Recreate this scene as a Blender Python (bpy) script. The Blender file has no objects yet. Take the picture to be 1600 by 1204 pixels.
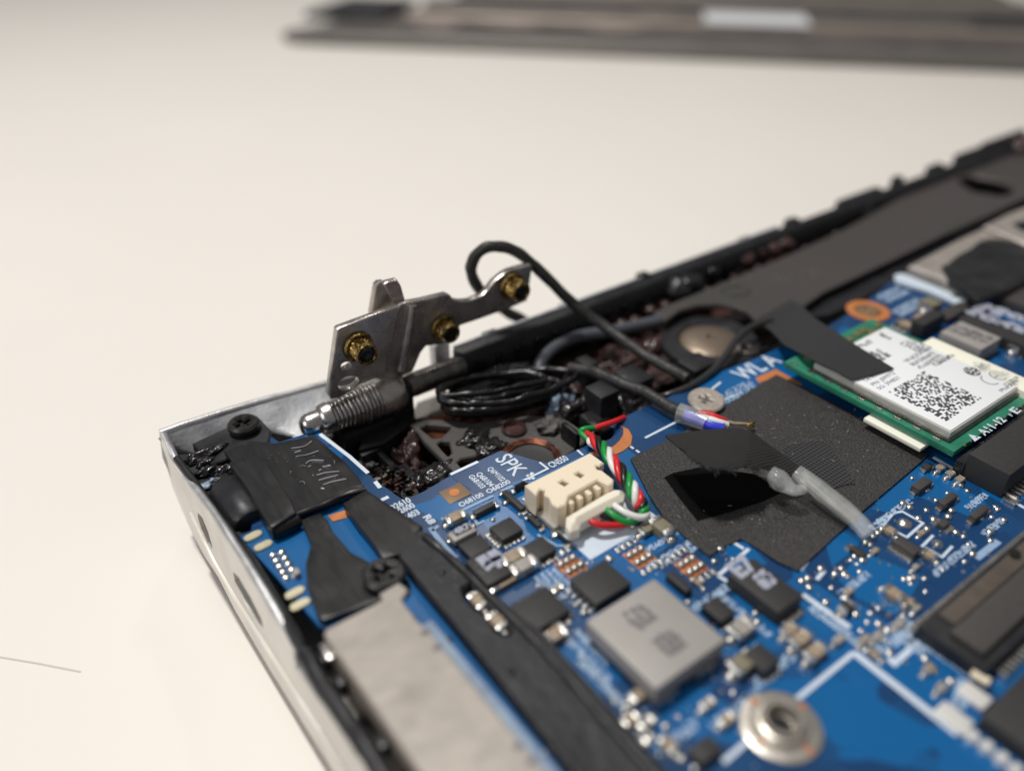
import bpy, bmesh, math, random
from mathutils import Vector, Matrix, noise
random.seed(7)
R = math.radians
scene = bpy.context.scene
C = scene.collection
# ------------------------------------------------------------------ camera (1 unit = 1 cm)
H = 7.7                      # camera height above the circuit board
F = 1306.0                   # focal length in photograph pixels
PIT = math.atan2(877.0, F)
AZ = R(53.4)
cam = bpy.data.objects.new("camera", bpy.data.cameras.new("camera")); C.objects.link(cam)
cam.location = (0, 0, H)
cam.rotation_euler = (math.pi/2 - PIT, 0, AZ - math.pi/2)
cam.data.sensor_width = 36; cam.data.lens = F/1600*36
cam.data.clip_start = 0.1; cam.data.clip_end = 2000
cam.data.dof.use_dof = True
cam.data.dof.focus_distance = 12.0
cam.data.dof.aperture_fstop = 0.0294/0.38
scene.camera = cam
# ------------------------------------------------------------------ light
w = bpy.data.worlds.new("World"); scene.world = w; w.use_nodes = True
bg = w.node_tree.nodes["Background"]
bg.inputs[0].default_value = (0.96, 0.95, 0.97, 1); bg.inputs[1].default_value = 0.17
def area(name, loc, target, size, power, col, sy=None):
    l = bpy.data.lights.new(name, 'AREA'); l.size = size; l.energy = power; l.color = col
    if sy: l.shape = 'RECTANGLE'; l.size_y = sy
    o = bpy.data.objects.new(name, l); C.objects.link(o); o.location = loc
    o.rotation_euler = (Vector(target) - Vector(loc)).to_track_quat('-Z', 'Y').to_euler()
    return o
area("ceiling_lamp", (-1, 30, 82), (6, 6, 0), 7, 60000, (1.0, 0.972, 0.925))
area("left_fill", (-72, 4, 44), (4, 6, 0), 45, 23000, (0.98, 0.97, 1.0))  # broad soft fill added out of view to light the left side wall
area("far_lamp", (44, 62, 66), (8, 7, 0), 5, 4500, (1.0, 0.95, 0.90))
scene.view_settings.view_transform = 'Standard'; scene.view_settings.look = 'None'
scene.view_settings.exposure = 0.0; scene.view_settings.gamma = 1
scene.cycles.max_bounces = 8; scene.cycles.sample_clamp_indirect = 6

# ------------------------------------------------------------------ where a measured direction meets a plane
FWD = Vector((math.cos(AZ)*math.cos(PIT), math.sin(AZ)*math.cos(PIT), -math.sin(PIT)))
RGT = Vector((math.sin(AZ), -math.cos(AZ), 0)); UPV = RGT.cross(FWD)
def ray(px, py): return FWD*F + RGT*(px-800) - UPV*(py-602)
def at(px, py, z=0.0):
    d = ray(px, py); t = (z-H)/d.z; return Vector((d.x*t, d.y*t, z))
def atY(px, py, Y):
    d = ray(px, py); t = Y/d.y; return Vector((d.x*t, Y, H+d.z*t))
def atX(px, py, X):
    d = ray(px, py); t = X/d.x; return Vector((X, d.y*t, H+d.z*t))
def at2(px, py, z=0.0): p = at(px, py, z); return (p.x, p.y)

# ------------------------------------------------------------------ materials
M = {}
def mat(name, col, rough=0.5, metal=0.0, spec=0.5, coat=0.0, bump=0.0, bscale=10, col2=None, cscale=5, cdet=4, trans=0, sss=0,
        stretch=None, rvar=0.0, ior=1.45, lo=0.35, hi=0.65, weave=0, alpha=1, coatr=0.1):
    m = bpy.data.materials.new(name); m.use_nodes = True; nt = m.node_tree; N = nt.nodes; L = nt.links
    b = N["Principled BSDF"]
    b.inputs["Base Color"].default_value = (*col, 1); b.inputs["Roughness"].default_value = rough
    b.inputs["Metallic"].default_value = metal; b.inputs["Specular IOR Level"].default_value = spec
    b.inputs["Coat Weight"].default_value = coat; b.inputs["Coat Roughness"].default_value = coatr
    b.inputs["IOR"].default_value = ior
    if trans: b.inputs["Transmission Weight"].default_value = trans
    if sss:
        b.inputs["Subsurface Weight"].default_value = sss; b.inputs["Subsurface Radius"].default_value = (0.1, 0.08, 0.06)
        b.inputs["Subsurface Scale"].default_value = 1.0
    tc = N.new("ShaderNodeTexCoord"); mp = N.new("ShaderNodeMapping"); L.new(tc.outputs["Object"], mp.inputs[0])
    if stretch: mp.inputs["Scale"].default_value = stretch
    if col2 is not None:
        n = N.new("ShaderNodeTexNoise"); n.inputs["Scale"].default_value = cscale; n.inputs["Detail"].default_value = cdet
        L.new(mp.outputs[0], n.inputs[0])
        cr = N.new("ShaderNodeValToRGB"); cr.color_ramp.elements[0].position = lo; cr.color_ramp.elements[1].position = hi
        cr.color_ramp.elements[0].color = (*col, 1); cr.color_ramp.elements[1].color = (*col2, 1)
        L.new(n.outputs[0], cr.inputs[0]); L.new(cr.outputs[0], b.inputs["Base Color"])
    if rvar:
        n2 = N.new("ShaderNodeTexNoise"); n2.inputs["Scale"].default_value = cscale*0.7; n2.inputs["Detail"].default_value = 5
        L.new(mp.outputs[0], n2.inputs[0]); mr = N.new("ShaderNodeMapRange")
        mr.inputs[1].default_value = 0.3; mr.inputs[2].default_value = 0.7
        mr.inputs[3].default_value = max(0.02, rough-rvar); mr.inputs[4].default_value = min(1, rough+rvar)
        L.new(n2.outputs[0], mr.inputs[0]); L.new(mr.outputs[0], b.inputs["Roughness"])
    if bump:
        n3 = N.new("ShaderNodeTexNoise"); n3.inputs["Scale"].default_value = bscale; n3.inputs["Detail"].default_value = 5
        L.new(mp.outputs[0], n3.inputs[0]); bp = N.new("ShaderNodeBump"); bp.inputs["Strength"].default_value = bump
        bp.inputs["Distance"].default_value = 0.02; L.new(n3.outputs[0], bp.inputs["Height"])
        L.new(bp.outputs[0], b.inputs["Normal"])
    if weave:
        wv = []
        for ax in "XY":
            q = N.new("ShaderNodeTexWave"); q.bands_direction = ax; q.inputs["Scale"].default_value = weave
            q.inputs["Distortion"].default_value = 0.4; q.inputs["Detail"].default_value = 1
            L.new(mp.outputs[0], q.inputs[0]); wv.append(q)
        mx = N.new("ShaderNodeMath"); mx.operation = 'MAXIMUM'; L.new(wv[0].outputs[1], mx.inputs[0]); L.new(wv[1].outputs[1], mx.inputs[1])
        bp = N.new("ShaderNodeBump"); bp.inputs["Strength"].default_value = 0.9; bp.inputs["Distance"].default_value = 0.02
        L.new(mx.outputs[0], bp.inputs["Height"]); L.new(bp.outputs[0], b.inputs["Normal"])
        cr = N.new("ShaderNodeValToRGB"); cr.color_ramp.elements[0].position = 0.55; cr.color_ramp.elements[1].position = 0.98
        cr.color_ramp.elements[0].color = (*col, 1); cr.color_ramp.elements[1].color = (*(col2 or col), 1)
        L.new(mx.outputs[0], cr.inputs[0]); L.new(cr.outputs[0], b.inputs["Base Color"])
    M[name] = m; return m
mat("table_laminate", (0.80, 0.762, 0.708), 0.42, bump=0.03, bscale=30, col2=(0.815, 0.777, 0.722), cscale=0.15, spec=0.35)
mat("aluminium", (0.60, 0.60, 0.60), 0.45, 0.75, bump=0.25, bscale=30, col2=(0.5, 0.5, 0.51), cscale=6, rvar=0.12)
mat("cast_aluminium", (0.34, 0.35, 0.37), 0.5, 0.35, bump=0.5, bscale=14, col2=(0.52, 0.53, 0.55), cscale=3, rvar=0.12)
mat("cream_side", (0.74, 0.71, 0.64), 0.38, 0.15, bump=0.1, bscale=12, col2=(0.66, 0.63, 0.57), cscale=1.5, rvar=0.1)
mat("black_plastic", (0.012, 0.012, 0.014), 0.42, bump=0.2, bscale=14, col2=(0.02, 0.02, 0.023), cscale=4, rvar=0.15)
mat("gloss_black", (0.006, 0.006, 0.007), 0.26, bump=0.6, bscale=9, rvar=0.1, coat=0.15, coatr=0.15)
mat("black_tape", (0.012, 0.012, 0.013), 0.34, bump=0.05, bscale=12, col2=(0.016, 0.0155, 0.0155), cscale=4, rvar=0.05, stretch=(6, 1, 1))
mat("silver_crease", (0.45, 0.45, 0.46), 0.35, 0.4)
mat("cloth_tape", (0.010, 0.010, 0.011), 0.75, col2=(0.055, 0.055, 0.06), weave=5.5)
mat("cloth_tape_fine", (0.022, 0.022, 0.024), 0.75, col2=(0.045, 0.045, 0.048), weave=9)
mat("cloth_tape_matte", (0.014, 0.014, 0.014), 0.85, col2=(0.032, 0.031, 0.030), weave=8)
mat("insulation_film", (0.026, 0.024, 0.0235), 0.5, bump=0.9, bscale=30, col2=(0.11, 0.105, 0.10), cscale=42, cdet=8, lo=0.48, hi=0.80, spec=0.5)
mat("foam", (0.012, 0.012, 0.014), 0.42, bump=0.7, bscale=7, col2=(0.018, 0.018, 0.021), cscale=3, rvar=0.10, stretch=(1, 0.6, 1))
mat("shroud_plastic", (0.066, 0.055, 0.054), 0.42, bump=0.08, bscale=20, col2=(0.054, 0.052, 0.046), cscale=0.35)
mat("shield_metal", (0.385, 0.345, 0.305), 0.42, 0.25, bump=0.25, bscale=5, col2=(0.33, 0.30, 0.27), cscale=2.5, rvar=0.12, stretch=(1, 1.8, 1))
mat("shield_side", (0.42, 0.36, 0.30), 0.4, 0.35, bump=0.2, bscale=8, col2=(0.33, 0.28, 0.24), cscale=4)
mat("bluish_plastic", (0.22, 0.28, 0.38), 0.35, bump=0.2, bscale=12, col2=(0.30, 0.40, 0.52), cscale=5)
mat("hinge_steel", (0.58, 0.54, 0.50), 0.28, 0.85, bump=0.12, bscale=40, col2=(0.42, 0.385, 0.36), cscale=5, rvar=0.1)
mat("dark_steel", (0.12, 0.115, 0.11), 0.34, 0.9, bump=0.4, bscale=25, col2=(0.25, 0.23, 0.21), cscale=5, rvar=0.1)
mat("standoff_tin", (0.66, 0.61, 0.54), 0.33, 0.8, bump=0.15, bscale=20, col2=(0.5, 0.47, 0.42), cscale=6)
mat("card_shield", (0.62, 0.60, 0.55), 0.35, 0.35, bump=0.05, bscale=20)
mat("bright_steel", (0.60, 0.57, 0.53), 0.27, 1.0, bump=0.15, bscale=30, col2=(0.5, 0.48, 0.46), cscale=8, rvar=0.08)
mat("brass", (0.42, 0.29, 0.10), 0.28, 1.0, bump=0.9, bscale=40, col2=(0.07, 0.045, 0.02), cscale=14, rvar=0.12, lo=.42, hi=.6)
mat("screw_silver", (0.60, 0.53, 0.45), 0.34, 0.55, bump=0.08, bscale=50, col2=(0.48, 0.42, 0.37), cscale=14, rvar=0.08)
mat("black_screw", (0.03, 0.029, 0.029), 0.32, 0.5, bump=0.15, bscale=40, col2=(0.05, 0.047, 0.045), cscale=10)
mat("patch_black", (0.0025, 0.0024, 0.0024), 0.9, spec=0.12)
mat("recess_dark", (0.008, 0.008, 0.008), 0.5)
mat("solder", (0.66, 0.64, 0.60), 0.30, 1.0, bump=0.2, bscale=20, rvar=0.08)
mat("pad_white_glare", (0.80, 0.79, 0.75), 0.3, 0.3, bump=0.15, bscale=14)  # near-white base colour carries the specular glare of the solder pads
mat("gold_pad", (0.78, 0.62, 0.34), 0.32, 1.0, bump=0.2, bscale=20)
mat("tinned_pad", (0.72, 0.66, 0.46), 0.35, 0.55, bump=0.15, bscale=20)
mat("copper_orange", (0.62, 0.22, 0.07), 0.45, 0.15, col2=(0.52, 0.19, 0.06), cscale=8)
mat("brown_film", (0.10, 0.078, 0.06), 0.5, col2=(0.07, 0.06, 0.05), cscale=4)
mat("copper_tan", (0.26, 0.165, 0.09), 0.5, 0.2, col2=(0.22, 0.15, 0.09), cscale=8)
mat("chip_black", (0.026, 0.0255, 0.026), 0.55, bump=0.12, bscale=60, col2=(0.034, 0.033, 0.033), cscale=30)
mat("chip_brown", (0.05, 0.045, 0.042), 0.5, bump=0.12, bscale=60, col2=(0.06, 0.054, 0.05), cscale=20)
mat("ceramic_tan", (0.36, 0.28, 0.20), 0.45, bump=0.1, bscale=40, col2=(0.28, 0.21, 0.14), cscale=10)
mat("ceramic_olive", (0.20, 0.18, 0.12), 0.45, bump=0.1, bscale=40)
mat("ceramic_grey", (0.33, 0.31, 0.28), 0.45, bump=0.1, bscale=40)
mat("inductor_grey", (0.335, 0.315, 0.295), 0.5, 0.1, bump=0.06, bscale=70, col2=(0.36, 0.34, 0.32), cscale=3)
mat("print_white", (0.62, 0.70, 0.80), 0.5)
mat("print_dim", (0.28, 0.40, 0.58), 0.5)
mat("print_glyph", (0.40, 0.53, 0.70), 0.5)
mat("print_grey", (0.17, 0.155, 0.16), 0.6)
mat("print_chip", (0.36, 0.38, 0.46), 0.5)
mat("print_ink", (0.07, 0.075, 0.08), 0.6)
mat("print_ink_light", (0.28, 0.29, 0.30), 0.6)
mat("silk_sheet", (0.60, 0.69, 0.78), 0.4, spec=0.4)
mat("edge_white", (0.72, 0.80, 0.88), 0.4)
mat("cream_nylon", (0.82, 0.71, 0.54), 0.42, sss=0.15, bump=0.04, bscale=20)
mat("plug_nylon", (0.84, 0.78, 0.66), 0.35, sss=0.4, bump=0.06, bscale=20)
mat("glue_amber", (0.75, 0.42, 0.08), 0.2, sss=0.3, bump=0.3, bscale=12)
mat("cream_foam", (0.88, 0.87, 0.74), 0.7)
mat("label_white", (0.84, 0.86, 0.88), 0.35, spec=0.4)
mat("green_mask", (0.02, 0.17, 0.10), 0.35, bump=0.1, bscale=20, col2=(0.035, 0.24, 0.145), cscale=3)
mat("wire_red", (0.62, 0.02, 0.025), 0.3, bump=0.05, bscale=20)
mat("wire_green", (0.01, 0.27, 0.05), 0.3)
mat("wire_white", (0.78, 0.77, 0.74), 0.3)
mat("wire_black", (0.012, 0.012, 0.012), 0.3)
mat("wire_blue", (0.03, 0.05, 0.62), 0.35)
mat("cable_black", (0.016, 0.016, 0.016), 0.5, bump=0.7, bscale=14, rvar=0.12, col2=(0.03, 0.029, 0.027), cscale=16)
mat("cable_grey", (0.075, 0.08, 0.095), 0.35, bump=0.3, bscale=14)
mat("cable_satin", (0.03, 0.03, 0.032), 0.25, bump=0.1, bscale=14)
mat("shrink_tube", (0.50, 0.52, 0.50), 0.16, bump=0.3, bscale=7, col2=(0.80, 0.81, 0.78), cscale=3.5, coat=0.6); M["shrink_tube"].node_tree.nodes["Principled BSDF"].inputs["Alpha"].default_value = 0.33
mat("brown_gloss", (0.075, 0.038, 0.034), 0.26, bump=0.5, bscale=4, coat=0.3, col2=(0.018, 0.011, 0.011), cscale=2.2)
mat("copper_coil", (0.30, 0.11, 0.06), 0.3, 0.7, bump=0.4, bscale=16, col2=(0.07, 0.03, 0.02), cscale=5)
mat("resin_black", (0.010, 0.009, 0.010), 0.24, bump=0.7, bscale=8, coat=0.25, col2=(0.05, 0.042, 0.045), cscale=5, lo=0.45, hi=0.7)
mat("web_metal", (0.095, 0.09, 0.085), 0.5, 0.5, bump=0.7, bscale=40, col2=(0.10, 0.095, 0.09), cscale=25)
mat("plate_metal", (0.19, 0.18, 0.16), 0.45, 0.5, bump=0.2, bscale=10)
mat("brown_disc", (0.22, 0.17, 0.13), 0.42, 0.6, bump=0.1, bscale=10)
mat("cover_bronze", (0.20, 0.185, 0.168), 0.5, 0.2, col2=(0.13, 0.12, 0.11), cscale=0.25, bump=0.1, bscale=3)
mat("cover_inner", (0.17, 0.15, 0.14), 0.55, 0.2, col2=(0.10, 0.09, 0.085), cscale=0.3)
mat("cover_spot", (0.30, 0.25, 0.23), 0.5, 0.2)
mat("scratch", (0.58, 0.54, 0.50), 0.7)
def pcb_material():
    m = bpy.data.materials.new("pcb_blue"); m.use_nodes = True; nt = m.node_tree; N = nt.nodes; L = nt.links
    b = N["Principled BSDF"]; b.inputs["Roughness"].default_value = 0.33; b.inputs["Coat Weight"].default_value = 0.25
    b.inputs["Coat Roughness"].default_value = 0.2
    g = N.new("ShaderNodeNewGeometry"); P0 = g.outputs["Position"]
    def vor(scale, rnd=0.9):
        v = N.new("ShaderNodeTexVoronoi"); v.distance = 'CHEBYCHEV'; v.inputs["Scale"].default_value = scale
        v.inputs["Randomness"].default_value = rnd; L.new(P0, v.inputs[0]); return v
    v1 = vor(0.55); v2 = vor(2.1)
    sp = N.new("ShaderNodeSeparateColor"); L.new(v1.outputs["Color"], sp.inputs[0])
    sp2 = N.new("ShaderNodeSeparateColor"); L.new(v2.outputs["Color"], sp2.inputs[0])
    a = N.new("ShaderNodeMath"); a.operation = 'MULTIPLY_ADD'; L.new(sp2.outputs[0], a.inputs[0]); a.inputs[1].default_value = 0.45
    L.new(sp.outputs[0], a.inputs[2])
    cr = N.new("ShaderNodeValToRGB"); cr.color_ramp.interpolation = 'LINEAR'
    e = cr.color_ramp.elements; e[0].position = 0.66; e[0].color = (0.0, 0.100, 0.295, 1)
    e[1].position = 0.70; e[1].color = (0.003, 0.042, 0.135, 1)
    L.new(a.outputs[0], cr.inputs[0])
    # fine traces: narrow bands run in the two board directions inside some cells
    br = N.new("ShaderNodeTexBrick"); br.inputs["Scale"].default_value = 5.5; br.inputs["Mortar Size"].default_value = 0.018
    br.inputs["Color1"].default_value = (0, 0, 0, 1); br.inputs["Color2"].default_value = (0, 0, 0, 1); br.inputs["Mortar"].default_value = (1, 1, 1, 1)
    L.new(P0, br.inputs[0])
    gt = N.new("ShaderNodeMath"); gt.operation = 'GREATER_THAN'; L.new(sp2.outputs[1], gt.inputs[0]); gt.inputs[1].default_value = 0.55
    mu = N.new("ShaderNodeMath"); mu.operation = 'MULTIPLY'; L.new(gt.outputs[0], mu.inputs[0]); L.new(br.outputs[0], mu.inputs[1])
    mu2 = N.new("ShaderNodeMath"); mu2.operation = 'MULTIPLY'; L.new(mu.outputs[0], mu2.inputs[0]); mu2.inputs[1].default_value = 0.5
    mix = N.new("ShaderNodeMix"); mix.data_type = 'RGBA'; L.new(mu2.outputs[0], mix.inputs[0]); L.new(cr.outputs[0], mix.inputs[6])
    mix.inputs[7].default_value = (0.0, 0.145, 0.38, 1)
    L.new(mix.outputs[2], b.inputs["Base Color"])
    bp = N.new("ShaderNodeBump"); bp.inputs["Strength"].default_value = 0.25; bp.inputs["Distance"].default_value = 0.01
    L.new(cr.outputs[0], bp.inputs["Height"]); L.new(bp.outputs[0], b.inputs["Normal"])
    M["pcb_blue"] = m
pcb_material()
mat("pcb_pour", (0.0, 0.105, 0.30), 0.33, coat=0.25, coatr=0.2)
mat("pcb_bare", (0.003, 0.042, 0.135), 0.33, coat=0.25, coatr=0.2)

# ------------------------------------------------------------------ object helpers
W = {}
def thing(name, label, cat, loc, group=None):
    o = bpy.data.objects.new(name, None); C.objects.link(o); o.location = loc; W[o.name] = Vector(loc)
    o["label"] = label; o["category"] = cat; o.empty_display_size = 0.3
    if group: o["group"] = group
    return o
def tag(o, label, cat, group=None):
    o["label"] = label; o["category"] = cat
    if group: o["group"] = group
    return o
def finish(name, me, m, parent, smooth=0.6):
    if isinstance(m, str): m = M[m]
    me.materials.clear(); me.materials.append(m)
    vs = me.vertices; n = len(vs)
    if n == 0: raise RuntimeError("empty " + name)
    xs = [v.co.x for v in vs]; ys = [v.co.y for v in vs]; zs = [v.co.z for v in vs]
    org = Vector(((min(xs)+max(xs))/2, (min(ys)+max(ys))/2, min(zs)))
    me.transform(Matrix.Translation(-org))
    if smooth:
        me.polygons.foreach_set("use_smooth", [True]*len(me.polygons)); me.set_sharp_from_angle(angle=smooth)
    me.name = name
    o = bpy.data.objects.new(name, me); C.objects.link(o)
    o.parent = parent; o.location = org - (W[parent.name] if parent else Vector())
    W[o.name] = org
    return o
def from_bm(name, bm, m, parent, smooth=0.6):
    me = bpy.data.meshes.new(name); bm.normal_update(); bm.to_mesh(me); bm.free()
    return finish(name, me, m, parent, smooth)
def copy_of(src, loc, parent, name=None):
    o = bpy.data.objects.new(name or src.name.split(".")[0], src.data); C.objects.link(o)
    o.parent = parent; o.location = Vector(loc) - (W[parent.name] if parent else Vector()); W[o.name] = Vector(loc)
    return o
def bm_box(bm, x0, x1, y0, y1, z0, z1, bev=0.0, mtx=None):
    r = bmesh.ops.create_cube(bm, size=1)
    vs = r["verts"]
    for v in vs: v.co = Vector((x0+(v.co.x+.5)*(x1-x0), y0+(v.co.y+.5)*(y1-y0), z0+(v.co.z+.5)*(z1-z0)))
    if bev:
        es = list({e for v in vs for e in v.link_edges})
        q = bmesh.ops.bevel(bm, geom=es, offset=bev, segments=2, affect='EDGES', profile=0.6)
        vs = list({v for f in q["faces"] for v in f.verts} | {v for v in vs if v.is_valid})
    if mtx: bmesh.ops.transform(bm, matrix=mtx, verts=vs)
    return vs
def box(name, x0, x1, y0, y1, z0, z1, m, parent, bev=0.0):
    bm = bmesh.new(); bm_box(bm, min(x0,x1), max(x0,x1), min(y0,y1), max(y0,y1), z0, z1, bev); return from_bm(name, bm, m, parent)
def curve_mesh(loops, thick, bev, res=0):
    cu = bpy.data.curves.new("c", 'CURVE'); cu.dimensions = '2D'; cu.fill_mode = 'BOTH'
    for lp in loops:
        s = cu.splines.new('POLY'); s.points.add(len(lp)-1)
        for i, p in enumerate(lp): s.points[i].co = (p[0], p[1], 0, 1)
        s.use_cyclic_u = True
    cu.extrude = max(0.0005, thick/2 - bev); cu.bevel_depth = bev; cu.offset = -bev; cu.bevel_resolution = res
    o = bpy.data.objects.new("c", cu)
    me = bpy.data.meshes.new_from_object(o)
    bpy.data.objects.remove(o); bpy.data.curves.remove(cu)
    return me
def plate(name, loops, z0, z1, m, parent, bev=0.01, smooth=0.6, warp=None):
    """flat sheet between z0 and z1; first loop is the outline, the others are holes"""
    me = curve_mesh(loops, z1-z0, min(bev, (z1-z0)*0.45))
    me.transform(Matrix.Translation((0, 0, (z0+z1)/2)))
    if warp:
        for v in me.vertices: v.co = warp(v.co)
    return finish(name, me, m, parent, smooth)
def pxp(pts, z): return [at2(x, y, z) for x, y in pts]
def pplate(name, pts, z0, z1, m, parent, holes=(), **k):
    return plate(name, [pxp(pts, z1)] + [pxp(h, z1) for h in holes], z0, z1, m, parent, **k)
def wallplate(name, loops, Y, thick, m, parent, bev=0.015):
    """upright sheet, front face in the plane y = Y, outline in (x, z)"""
    me = curve_mesh(loops, thick, bev, 1)
    me.transform(Matrix.Translation((0, Y+thick/2, 0)) @ Matrix.Rotation(math.pi/2, 4, 'X'))
    return finish(name, me, m, parent)
def arc(cx, cy, r, n=24, a0=0, a1=2*math.pi, ry=None):
    full = abs(a1-a0-2*math.pi) < 1e-6
    return [(cx+r*math.cos(a0+(a1-a0)*i/(n if full else n-1)), cy+(ry or r)*math.sin(a0+(a1-a0)*i/(n if full else n-1))) for i in range(n)]
def smooth_path(pts, sub=6):
    P = [Vector(p) for p in pts]; out = []
    for i in range(len(P)-1):
        p0 = P[max(i-1, 0)]; p1 = P[i]; p2 = P[i+1]; p3 = P[min(i+2, len(P)-1)]
        for k in range(sub):
            t = k/sub
            out.append(0.5*((2*p1)+(p2-p0)*t+(2*p0-5*p1+4*p2-p3)*t*t+(3*p1-p0-3*p2+p3)*t**3))
    out.append(P[-1]); return out
def bm_tube(bm, path, r, seg=10, wob=0.0, rf=None, flat=1.0):
    n = len(path); prev = None; nrm = None
    T0 = (path[1]-path[0]).normalized()
    nrm = T0.orthogonal().normalized() if abs(T0.z) > 0.9 else T0.cross(Vector((0, 0, 1))).normalized()
    for i, p in enumerate(path):
        T = (path[min(i+1, n-1)]-path[max(i-1, 0)]).normalized()
        nrm = (nrm - T*nrm.dot(T)).normalized(); bn = T.cross(nrm)
        rr = r*(rf(i/(n-1)) if rf else 1)
        ring = []
        for k in range(seg):
            a = 2*math.pi*k/seg
            q = p + nrm*math.cos(a)*rr + bn*math.sin(a)*rr*flat
            if wob: q += (q-p).normalized()*wob*noise.noise(q*5)
            ring.append(bm.verts.new(q))
        if prev:
            for k in range(seg): bm.faces.new((prev[k], prev[(k+1) % seg], ring[(k+1) % seg], ring[k]))
        else: bm.faces.new(ring[::-1])
        prev = ring
    bm.faces.new(prev)
def tube(name, pts, r, m, parent, seg=12, sub=6, wob=0.0, rf=None, flat=1.0):
    bm = bmesh.new(); bm_tube(bm, smooth_path(pts, sub), r, seg, wob, rf, flat)
    bmesh.ops.recalc_face_normals(bm, faces=bm.faces)
    return from_bm(name, bm, m, parent, 1.2)
def lathe(name, prof, axis, origin, m, parent, seg=40, smooth=0.6):
    """prof: (along, radius) pairs; axis 'x', 'y' or 'z'"""
    bm = bmesh.new(); prev = None
    for a, r in prof:
        ring = []
        for k in range(seg):
            t = 2*math.pi*k/seg; c, s = r*math.cos(t), r*math.sin(t)
            q = {'x': Vector((a, c, s)), 'y': Vector((c, a, s)), 'z': Vector((c, s, a))}[axis]
            ring.append(bm.verts.new(q + Vector(origin)))
        if prev:
            for k in range(seg): bm.faces.new((prev[k], prev[(k+1) % seg], ring[(k+1) % seg], ring[k]))
        prev = ring
    bmesh.ops.remove_doubles(bm, verts=bm.verts, dist=1e-5)
    bmesh.ops.holes_fill(bm, edges=[e for e in bm.edges if e.is_boundary], sides=seg+2)
    bmesh.ops.recalc_face_normals(bm, faces=bm.faces)
    return from_bm(name, bm, m, parent, smooth)
def blob(name, c, rx, ry, rz, m, parent, amp=0.25, sub=4, freq=2.0, seed=0):
    bm = bmesh.new(); bmesh.ops.create_icosphere(bm, subdivisions=sub, radius=1)
    for v in bm.verts:
        d = 1 + amp*noise.noise(v.co*freq+Vector((seed, seed*2, 3))) + amp*0.5*noise.noise(v.co*freq*2.7+Vector((seed, 1, 3)))
        v.co = Vector((v.co.x*rx*d, v.co.y*ry*d, v.co.z*rz*d)) + Vector(c)
    return from_bm(name, bm, m, parent, 2.0)
DX = (Vector((1, 0, 0)), Vector((0, 1, 0)))
DY = (Vector((0, -1, 0)), Vector((1, 0, 0)))
DXR = (Vector((-1, 0, 0)), Vector((0, -1, 0)))
def text(s, org, size, m, parent, d=DX, name="printed_text", bold=0.0, sx=1.0, slant=0.0):
    cu = bpy.data.curves.new("t", 'FONT'); cu.body = s; cu.size = size; cu.offset = bold; cu.extrude = 0.0006; cu.resolution_u = 3
    o = bpy.data.objects.new("t", cu); me = bpy.data.meshes.new_from_object(o)
    bpy.data.objects.remove(o); bpy.data.curves.remove(cu)
    e1, e2 = d; org = Vector(org)
    for v in me.vertices:
        x, y, z = v.co; v.co = org + e1*((x+slant*y)*sx) + e2*y + Vector((0, 0, z+0.001))
    if e1.cross(e2).z < 0: me.flip_normals()
    return finish(name, me, m, parent, 0)
def textfit(s, p0, p1, z, cap, m, parent, name="printed_text", bold=0.0):
    """baseline from pixel p0 to pixel p1 on the plane z, cap height in cm"""
    a = at(p0[0], p0[1], z); b = at(p1[0], p1[1], z); e = b-a
    e1, e2 = (DX if abs(e.x) > abs(e.y) else DY); L_ = abs(e.dot(e1)); size = cap/0.69
    cu = bpy.data.curves.new("t", 'FONT'); cu.body = s; cu.size = size; o = bpy.data.objects.new("t", cu)
    me = bpy.data.meshes.new_from_object(o); wd = max(v.co.x for v in me.vertices); bpy.data.objects.remove(o); bpy.data.curves.remove(cu); bpy.data.meshes.remove(me)
    return text(s, a, size, m, parent, (e1, e2), name=name, bold=bold, sx=L_/wd)
def bar(bm, a, b, wd, z, h=0.004):
    a = Vector(a); b = Vector(b); d = (b-a); L_ = d.length
    if L_ < 1e-6: return
    d /= L_; n = Vector((-d.y, d.x))*wd/2
    vs = [bm.verts.new((p.x, p.y, zz)) for zz in (z, z+h) for p in (a-n, b-n, b+n, a+n)]
    bm.faces.new(vs[4:8])
    for i in range(4): bm.faces.new((vs[i], vs[(i+1) % 4], vs[4+(i+1) % 4], vs[4+i]))
def lines(name, segs, wd, z, m, parent, close=False):
    """printed line work: segs is a list of pixel polylines lying on the board at height z"""
    for s in segs:
        bm = bmesh.new(); p = pxp(s, z)
        for i in range(len(p)-1):
            a_, b_ = Vector(p[i]), Vector(p[i+1]); d_ = (b_-a_).normalized()*wd*.45
            bar(bm, a_-(d_ if i else d_*0), b_+(d_ if i < len(p)-2 else d_*0), wd, z+0.0003*(i % 2))
        o = from_bm(name, bm, m, parent, 0)
    return o
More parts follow.
